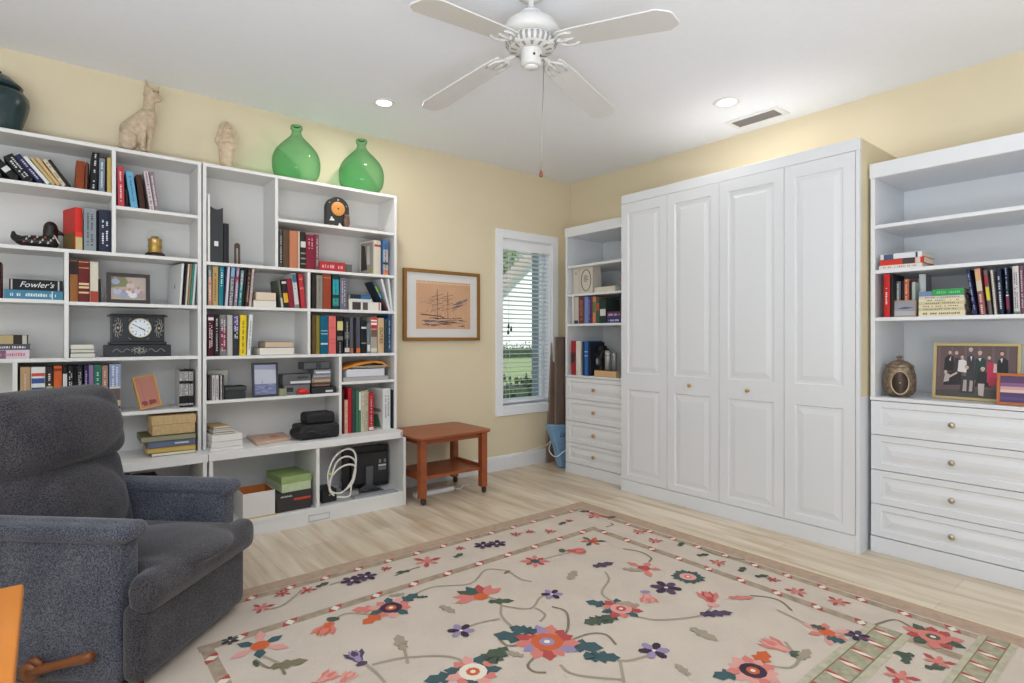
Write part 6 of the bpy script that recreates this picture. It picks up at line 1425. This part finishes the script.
for dx in (.5, .72): t.box((w * dx, -.0292, z0 + .170), (w * (dx + .1), -.028, z0 + .195), mat((130, 130, 130), .5))
t.build('rear_label', mo)
t = MB(); t.prism([(-.022, z0 + .16), (.034, z0 + .16), (.030, .03), (-.018, .03)], -.05, -.028, MK3, axis='y'); t.build('stand_neck', mo)
t = MB(); t.prism([(-.1, -.115), (.09, -.115), (.06, .02), (-.05, .02)], 0.0005, .012, MK3, axis='z'); t.prism([(-.07, .012), (.07, .012), (.028, .04), (-.018, .04)], -.05, -.026, MK3, axis='y'); t.build('stand_foot', mo, bevel=.003)
t = MB(); t.tube(smooth_pts([(-.05, -.12, .018), (-.02, -.13, .03), (.02, -.125, .02), (.05, -.13, .03), (.02, -.14, .02), (-.03, -.13, .022), (-.08, -.11, .018)]), .005, BLACK, 8); t.build('coiled_lead', mo)
kq = [at(u, v, 'z', .112) for u, v in ((352, 493), (389, 489), (397, 485), (372, 484))]
kp = empty('keyboard', 'grey slim keyboard lying beneath the backward monitor', 'keyboard', (-2.27, -.385, BZ), -.06)
t = MB(); t.box((-.19, -.018, .0005), (.13, .018 + .035, .011), mat((150, 150, 152), .5), .003); t.build('tray', kp); t = MB()
for k in range(15):
    for j in range(3): t.box((-.182 + k * .0205, -.012 + j * .02, .011), (-.182 + k * .0205 + .016, -.012 + j * .02 + .015, .0135), mat((170, 170, 172), .5))
tag(t.build('key', kp), kind='stuff')
# black device left of it and white cable coil
dv_ = empty('black_device', 'low black device in the lower right bay behind the white cable coil', 'device', (at(320.5, 490, 'y', -.36).x + .012, -.36, BZ)); t = MB(); wv = .10
t.box((0, 0, .0005), (wv, .16, .085), MK, .006); t.build('device_case', dv_); t = MB(); t.lathe([(0, .002), (.006, .001), (.006, 0)], mat((196, 196, 196), .4), 12, M=put(wv * .5, 0, .05, Matrix.Rotation(PI / 2, 4, 'X'))); t.build('knob', dv_)
cp = []
for u, v, y in ((337, 497, -.385), (349, 496, -.40), (351.5, 484, -.40), (356, 462, -.40), (353.5, 451, -.40), (345, 449.5, -.395), (334, 458, -.39), (328, 474, -.39), (328.5, 486, -.39)): cp.append(at(u, v, 'y', y))
c2 = []
for u, v, y in ((331, 478, -.392), (337, 462, -.392), (347, 456.5, -.392), (355.5, 462, -.394), (353, 478, -.394), (344, 491, -.392), (335, 493, -.392), (330, 489, -.392), (331, 478, -.392)): c2.append(at(u, v, 'y', y))
c3 = []
for u, v, y in ((334, 495.5, -.398), (329.5, 490, -.398), (331, 478, -.398), (340, 468, -.398), (349, 464.5, -.398), (355.5, 467.5, -.398), (353, 482, -.398), (346, 489.5, -.398)): c3.append(at(u, v, 'y', y))
wc = empty('cable_coil', 'white cable coiled into loops in the lower right bay of the bookcase', 'cable', (cp[0].x, cp[0].y, BZ)); o_ = Vector((cp[0].x, cp[0].y, BZ)); CBL = mat((226, 222, 212), .5)
for nm, P in (('outer_loop', cp), ('middle_loop', c2), ('inner_loop', c3)):
    t = MB(); t.tube([p - o_ for p in smooth_pts(P)], .0062, CBL, 8); t.build(nm, wc)
t = MB(); p = at(329.7, 474, 'y', -.392) - o_; t.lathe([(0, -.010), (.011, -.008), (.011, .008), (0, .010)], mat((206, 190, 90), .5), 12, tuple(p)); t.build('yellow_tie', wc)
# two boxes behind the recliner
bxa = empty('black_box', 'black box in the lower left bay, just visible over the recliner arm', 'box', (at(121, 478, 'y', -.36).x, -.36, BZ)); t = MB(); t.box((0, 0, 0), (.06, .25, .315), MK, .003); t.build('case', bxa); t = MB(); t.box((.01, -.001, .2), (.05, 0, .24), MK2); t.build('label', bxa)
openbox('tan_frame_box', 'tan cardboard box in the lower left bay beside the black box', at(135, 478, 'y', -.36).x, .12, -.36, .22, .31, (176, 154, 126), (96, 78, 58))

# ================================================================== THINGS IN THE CORNER CABINET (wall B)
XF = -.489 + .012
K1 = Fr('B', XF + .04, 1.580)
r0, r1 = K1.r(573), K1.r(592.5); w = r1 - r0; h = K1.zz(583, 267.5) - 1.580
bs = empty('boxed_set', 'cream slipcase with a black oval emblem in the corner cabinet', 'slipcase', K1.world(r0, 0, 1.5805), RB + .0)
CRB = mat((206, 198, 184), .6); t = MB(); t.box((0, 0, 0), (w, .11, h), CRB, .002); t.box((w * .32, -.0006, 0), (w * .33, 0, h), mat((160, 150, 136), .6)); t.build('case', bs)
t = MB(); DKK = mat((66, 60, 58), .6)
cx, cz = w * .68, h * .5
t.tube([(cx + w * .24 * math.cos(2 * PI * k / 24), -.001, cz + h * .40 * math.sin(2 * PI * k / 24)) for k in range(24)], .003, DKK, 6, closed=True)
for k in range(5): t.box((cx - w * .12, -.0012, cz + h * (.16 - .05 * k)), (cx + w * (.05 + .07 * ((k * 3) % 2)), -.0002, cz + h * (.18 - .05 * k)), DKK)
t.box((w * .12, -.0012, h * .76), (w * .2, -.0002, h * .84), mat((170, 150, 120), .6)); t.build('oval_emblem', bs)
flat(K1, 594, 615, 286.5, 291.5, (206, 196, 178), 'thin cream box lying flat right of the cream slipcase', zb=1.580, edge='pages', pagecol=(216, 206, 188), D=.12, name='flat_box', cat='box')
lt = empty('red_lantern', 'small dark figurine with a red top at the right side of the corner cabinet', 'figurine', K1.world(K1.r(619.5), .05, 1.5805)); t = MB()
t.lathe([(0, 0), (.022, 0), (.022, .008), (.012, .016), (.012, .07), (.016, .075), (0, .08)], mat((50, 44, 44), .5), 18); t.build('stem', lt); t = MB(); t.lathe([(0, .078), (.02, .08), (.026, .1), (.02, .125), (.008, .135), (0, .136)], mat((206, 54, 40), .45), 18); t.build('red_top', lt)
K2 = Fr('B', XF, 1.318, 'in the corner cabinet row', 'books in the corner cabinet row')
for a, b, v, c_, d_, kw in ((571.6, 574.0, 296.5, (206, 208, 206), 'white book', {}), (574.4, 578.5, 297, (196, 188, 176), 'cream grey book', dict(bands=((.0, .12, (70, 66, 66)),))), (578.8, 584, 297, (116, 58, 56), 'reddish brown book', dict(ink=(196, 150, 130), rows=2)), (584.4, 588.4, 296.5, (110, 136, 190), 'light blue book', {}), (588.7, 591, 297, (72, 60, 116), 'purple book', dict(ink=(170, 150, 190))), (591.2, 592.4, 297, (126, 44, 52), 'thin crimson book', {}), (592.6, 595.8, 296.5, (196, 130, 96), 'orange book with green middle', dict(bands=((.4, .8, (86, 120, 76)),))), (596.2, 599.5, 298, (62, 92, 74), 'green book', dict(bands=((.5, .8, (176, 90, 60)),))), (600, 606, 299, (44, 58, 52), 'dark green book with white patch', dict(bands=((.3, .58, (206, 206, 204)),)))):
    book(K2, a, b, v, c_, d_, D=.17, **kw)
K2b = Fr('B', XF, 1.318); z1_ = K2b.zz(613, 317.5)
flat(K2b, 607, 620.5, 317.5, 324, (48, 58, 116), 'blue book lying flat in the corner cabinet, under the purple one', zb=1.318, ink=(210, 214, 226), D=.16, seed=8)
flat(K2b, 607, 620.5, 311.5, 317.5, (96, 50, 90), 'purple book lying flat in the corner cabinet, on the blue one', zb=z1_, ink=(206, 190, 206), D=.15, seed=9)
K3 = Fr('B', XF, .868, 'above the top drawer of the corner cabinet', 'books above the corner cabinet drawers')
for a, b, v, c_, d_, kw in ((571.2, 575.4, 341, (166, 40, 48), 'red book with black middle', dict(bands=((.36, .66, (60, 48, 46)),))), (576, 580.6, 341, (218, 212, 202), 'white book', {}), (582.4, 584.2, 341.5, (24, 52, 84), 'dark navy book', {}), (584.5, 588, 341, (50, 100, 170), 'bright blue book', dict(bands=((.56, .58, (206, 214, 226)), (.68, .70, (206, 214, 226))))), (588.3, 590.4, 342, (34, 40, 52), 'slim blackish book', {})):
    book(K3, a, b, v, c_, d_, D=.18, **kw)
K3b = Fr('B', XF, .868)
flat(K3b, 594, 616, 371, 376, (196, 160, 110), 'small wooden block lying in front of the black bag in the corner cabinet', dep=-.0, zb=.868, edge='pages', pagecol=(206, 170, 120), D=.03, name='wooden_block', cat='block')
bl2 = blob('black_camera', [('b', (0, 0, 0), (.17, .12, .20), .02), ('b', (.01, .02, .16), (.18, .11, .235), .02), ('b', (.01, .03, .21), (.14, .1, .26), .02), ('e', (.11, .0, .12), (.055, .025, .05))], mat((22, 22, 25), .5), .006); _rl = K3b.r(592.3, .04) + .016; bl2.scale = ((K3b.r(604.5, .04) - .03 - _rl) / .185, 1, 1); bl2.location = K3b.world(_rl, .045, .8685); bl2.rotation_euler = (0, 0, RB)
tag(bl2, 'bulky black camera bag with grey patch behind the steel cylinder', 'camera bag'); bl2.name = 'camera_bag'
t = MB(); t.lathe([(0, .002), (.026, .0)], mat((140, 140, 142), .5), 20, M=put(.115, -.026, .125, Matrix.Rotation(PI / 2, 4, 'X'))); pch = t.build('grey_patch', bl2)
for k, (u, rr, vt_, c_, lb_) in enumerate(((608, .026, 350.5, (176, 176, 178), 'silver steel cylinder beside the black bag'), (614.5, .02, 352.5, (150, 150, 154), 'thinner steel cylinder right of the first one'))):
    f3 = Fr('B', XF + .066, .868); o = empty('steel_flask', lb_ + ', corner cabinet', 'flask', f3.world(f3.r(u), 0, .8685)); h = f3.zz(u, vt_) - .868
    t = MB(); t.lathe([(0, 0), (rr, 0), (rr, h * .8), (rr * .98, h * .82), (rr * .98, h), (0, h)], mat(c_, .35, metal=.55), 24); t.build('flask_body', o); t = MB(); t.lathe([(rr * 1.01, h * .8), (rr * 1.03, h * .81), (rr * 1.01, h * .82)], BLACK, 24); t.build('ring', o)
# ================================================================== THINGS IN THE RIGHT CABINET
Q1 = Fr('B', XF, 1.574); z1_ = Q1.zz(903, 264.2); z2_ = Q1.zz(903, 260.0)
flat(Q1, 879, 922, 264.2, 268.2, (222, 216, 208), 'thin white book, lowest of the three on the upper right shelf', zb=1.574, ink=(206, 120, 110), D=.17, seed=12)
flat(Q1, 880, 924, 258.2, 264.2, (206, 60, 48), 'red and black book, middle of the three on the upper right shelf', zb=z1_, bands=((.52, .8, (62, 50, 52)), (.81, .92, (216, 190, 180))), D=.18)
flat(Q1, 880.5, 922, 253, 258.2, (218, 220, 222), 'white and navy book, topmost of the three on the upper right shelf', zb=z2_ + .0075, bands=((.08, .32, (70, 84, 118)), (.85, .9, (60, 60, 60))), D=.17)
Q2 = Fr('B', XF, 1.310, 'on the right cabinet book shelf', 'books on the right cabinet shelf')
book(Q2, 883.6, 890, 274, (190, 40, 40), 'red book with white lettering', ink=(236, 226, 220), D=.18, ink_rng=(.3, .68)); book(Q2, 890.4, 893.4, 274.5, (34, 34, 34), 'black book', D=.18)
fq = Fr('B', XF + .05, 1.310, 'behind the small seascape card', 'books behind the small seascape card')
for a, b, v, c_, d_, kw in ((896, 900.6, 281.5, (110, 112, 114), 'grey book with white lettering', dict(ink=(214, 214, 210), ink_rng=(.4, .95))), (900.9, 903.6, 281.5, (30, 30, 32), 'black book', {}), (904, 909.2, 279, (186, 96, 70), 'orange red book', dict(ink=(226, 190, 170), ink_rng=(.4, .95))), (909.6, 911.4, 281, (32, 34, 36), 'slim black book', {}), (911.7, 915.4, 282, (176, 186, 178), 'pale green book', {})):
    book(fq, a, b, v, c_, d_, D=.13, **kw)
sq = Fr('B', XF + .0, 1.310)
def sc_sky(t, x0, x1, z0, z1, M, y):
    f = grid(x0, x1, z0, z1); t.box((x0, y, z0), (x1, y + .003, z1), C_(150, 150, 162), M=M); patch(t, M, y - .0004, [f(0, 0), f(1, 0), f(1, .3), f(0, .36)], C_(176, 176, 180)); patch(t, M, y - .0006, [f(.1, .5), f(.5, .45), f(.95, .55), f(.5, .62)], C_(90, 90, 104))
framed('photo_frame', 'small tan framed grey seascape leaning before the short books, right cabinet', sq, 893.6, 916.4, 300.5, 316.5, .02, .006, (176, 150, 110), sc_sky, lean=.05, th=.01)
r0 = sq.r(918.6); r1 = sq.r(965); w = r1 - r0; zq = 1.310
for k in range(6):
    v0 = 313.4 - 2.95 * (k + 1); zt = sq.zz(941, v0); nm = ['lowest', 'second from the bottom', 'third from the bottom', 'fourth from the bottom', 'fifth from the bottom', 'topmost'][k]
    o = flat(sq, 918.6 + .3 * (k % 2), 965 - .5 * (k % 3), v0, 0, ((224, 214, 180), (206, 194, 156))[k % 2] if k < 5 else (206, 200, 196), 'cream book, %s in the even stack of six, right cabinet' % nm, zb=zq, ink=((120, 96, 60), (60, 130, 100), (150, 90, 60), (90, 90, 70), (60, 120, 80), (176, 90, 80))[k], D=.13, seed=20 + k); o['group'] = 'stack of cream books, right cabinet'; zq = zt + .0004
_zs = zq
flat(sq, 919, 931.6, 291.5, 0, (116, 136, 166), 'blue grey booklet lying on the cream stack, right cabinet', zb=_zs, D=.12)
flat(sq, 932.2, 963.5, 288.8, 0, (58, 156, 84), 'bright green book on top of the cream stack, right cabinet', zb=_zs + .0006, D=.12, ink=(120, 200, 140), dep=.0)
bx = Fr('B', XF + .03, 1.310)
zt2 = sq.zz(931, 291.0) + .0012
wgb = empty('white_grey_book', 'white and grey book standing on the cream stack, right cabinet', 'book', sq.world(sq.r(917.5), .045, _zs + .012), RB); t = MB(); hh = .115
t.box((0, 0, 0), (.030, .004, hh), mat((222, 224, 224), .5)); t.box((.0, .004, 0), (.003, .10, hh), mat((150, 152, 156), .5)); t.box((.027, .004, 0), (.030, .10, hh), mat((130, 132, 138), .5)); t.build('cover', wgb); t = MB(); t.box((.003, .004, .002), (.027, .098, hh - .002), PAGE); t.build('page_block', wgb)
wgb.location = sq.world(sq.r(919.2, .135), .135, 1.3105); 
sct = MB()
wgb.scale = (1, 1, (sq.zz(924, 274, .135) - 1.3105) / hh)
Q3 = Fr('B', XF, 1.310, 'right of the cream stack', 'leaning books right of the cream stack')
for a, b, v, c_, d_, ut, kw in ((974, 977.4, 269.5, (44, 46, 84), 'navy book leaning left', 966, dict(ink=(170, 170, 210))), (980, 986, 267.5, (140, 84, 84), 'reddish book with tan top', 974, dict(bands=((.52, .97, (206, 160, 120)), (.5, .72, (196, 190, 170))), ink=(220, 200, 190), ink_rng=(.02, .45))), (988.6, 992.6, 270, (110, 100, 98), 'grey book with yellow and red spine', 983, dict(bands=((.32, .62, (206, 196, 60)), (.64, .9, (150, 56, 70))))), (994.4, 997, 270, (206, 200, 190), 'thin white book', 990, dict(ink=(150, 130, 120))), (999.4, 1004, 268, (36, 44, 66), 'dark blue book with white lettering', 996, dict(ink=(206, 210, 220))), (1007, 1010.4, 267, (34, 42, 60), 'navy book with pale stripe', 1004, dict(bands=((.1, .36, (130, 50, 80)), (.38, .41, (206, 210, 214))), ink=(150, 170, 190), ink_rng=(.45, .95))), (1014, 1020.5, 266, (196, 192, 192), 'pale grey book with small lettering', 1012, dict(ink=(110, 90, 96), rows=2, bands=((.0, .05, (90, 130, 100)),))), (1021, 1025.5, 266, (110, 76, 90), 'plum book at the frame edge', 1019, dict(ink=(190, 170, 180))), (1026, 1031, 266, (60, 60, 66), 'dark book beyond the plum one', 1024.5, {})):
    book(Q3, a, b, v, c_, d_, ut, D=.17, **kw)
dkb = blob('dark_figurine', [('e', (0, 0, .06), (.028, .03, .06)), ('e', (0, 0, .13), (.022, .024, .03)), ('b', (-.03, -.03, 0), (.03, .03, .015), .004), ('c', (-.01, -.02, .07), (.02, -.03, .03), .012, .008)], mat((52, 40, 42), .55), .004)
dkb.scale = (.72, .72, .72); dkb.location = sq.world(sq.r(967.5, .05), .05, 1.3108); dkb.rotation_euler = (0, 0, RB)
tag(dkb, 'small dark reddish figurine between the cream stack and leaning books, right cabinet', 'figurine')
# urn
qf = Fr('B', -.489 + .115, .868); c_ = qf.r(899.5); R = (qf.r(915.5) - qf.r(883)) / 2; zt = qf.zz(899, 365) - .868; zk = qf.zz(899, 355.5) - .868
urn = empty('lidded_urn', 'engraved bronze lidded urn with oval medallion on the right counter', 'urn', qf.world(c_, 0, .8685), RB + .32)
UM = mat((150, 132, 112), .38, metal=.75, noise=.5, scale=60, bump=.8, bscale=70)
t = MB(); t.lathe([(0, 0), (R * .62, 0), (R * .62, .008), (R * .8, .012), (R * .96, zt * .2), (R, zt * .45), (R * .97, zt * .7), (R * .86, zt * .88), (R * .82, zt * .92), (R * .86, zt * .94), (0, zt * .95)], UM, 36); t.build('urn_body', urn)
t = MB(); t.lathe([(R * .88, zt * .93), (R * .84, zt * 1.0), (R * .5, zt + (zk - zt) * .35), (R * .12, zt + (zk - zt) * .55), (R * .08, zt + (zk - zt) * .7), (R * .2, zt + (zk - zt) * .82), (R * .2, zk - .004), (R * .1, zk), (0, zk)], UM, 28); t.build('lid', urn)
t = MB(); MDK = mat((56, 40, 30), .35, metal=.4, noise=.3, scale=30); RM = mat((178, 160, 134), .35, metal=.8)
a1 = R * .52; a2 = zt * .36; zc = zt * .46
def ur(x, z): return -math.sqrt(max(0, (R * (.985)) ** 2 - x * x)) * 1.0
ring = [(a1 * math.cos(2 * PI * k / 28), ur(a1 * math.cos(2 * PI * k / 28), 0) - .003, zc + a2 * math.sin(2 * PI * k / 28)) for k in range(28)]
t.tube(ring, .0048, RM, 8, closed=True); t.build('medallion_rim', urn)
t = MB(); vs = [(0, -R - .007, zc)] + [(x * .93, y - .001, zc + (z - zc) * .93) for x, y, z in ring]; t.faces(vs, [(0, 1 + k, 1 + (k + 1) % 28) for k in range(28)], MDK, True); t.lathe([(0, .004), (.005, .002), (.006, 0)], RM, 10, M=put(0, -R - .007, zc, Matrix.Rotation(PI / 2, 4, 'X'))); t.build('medallion', urn)
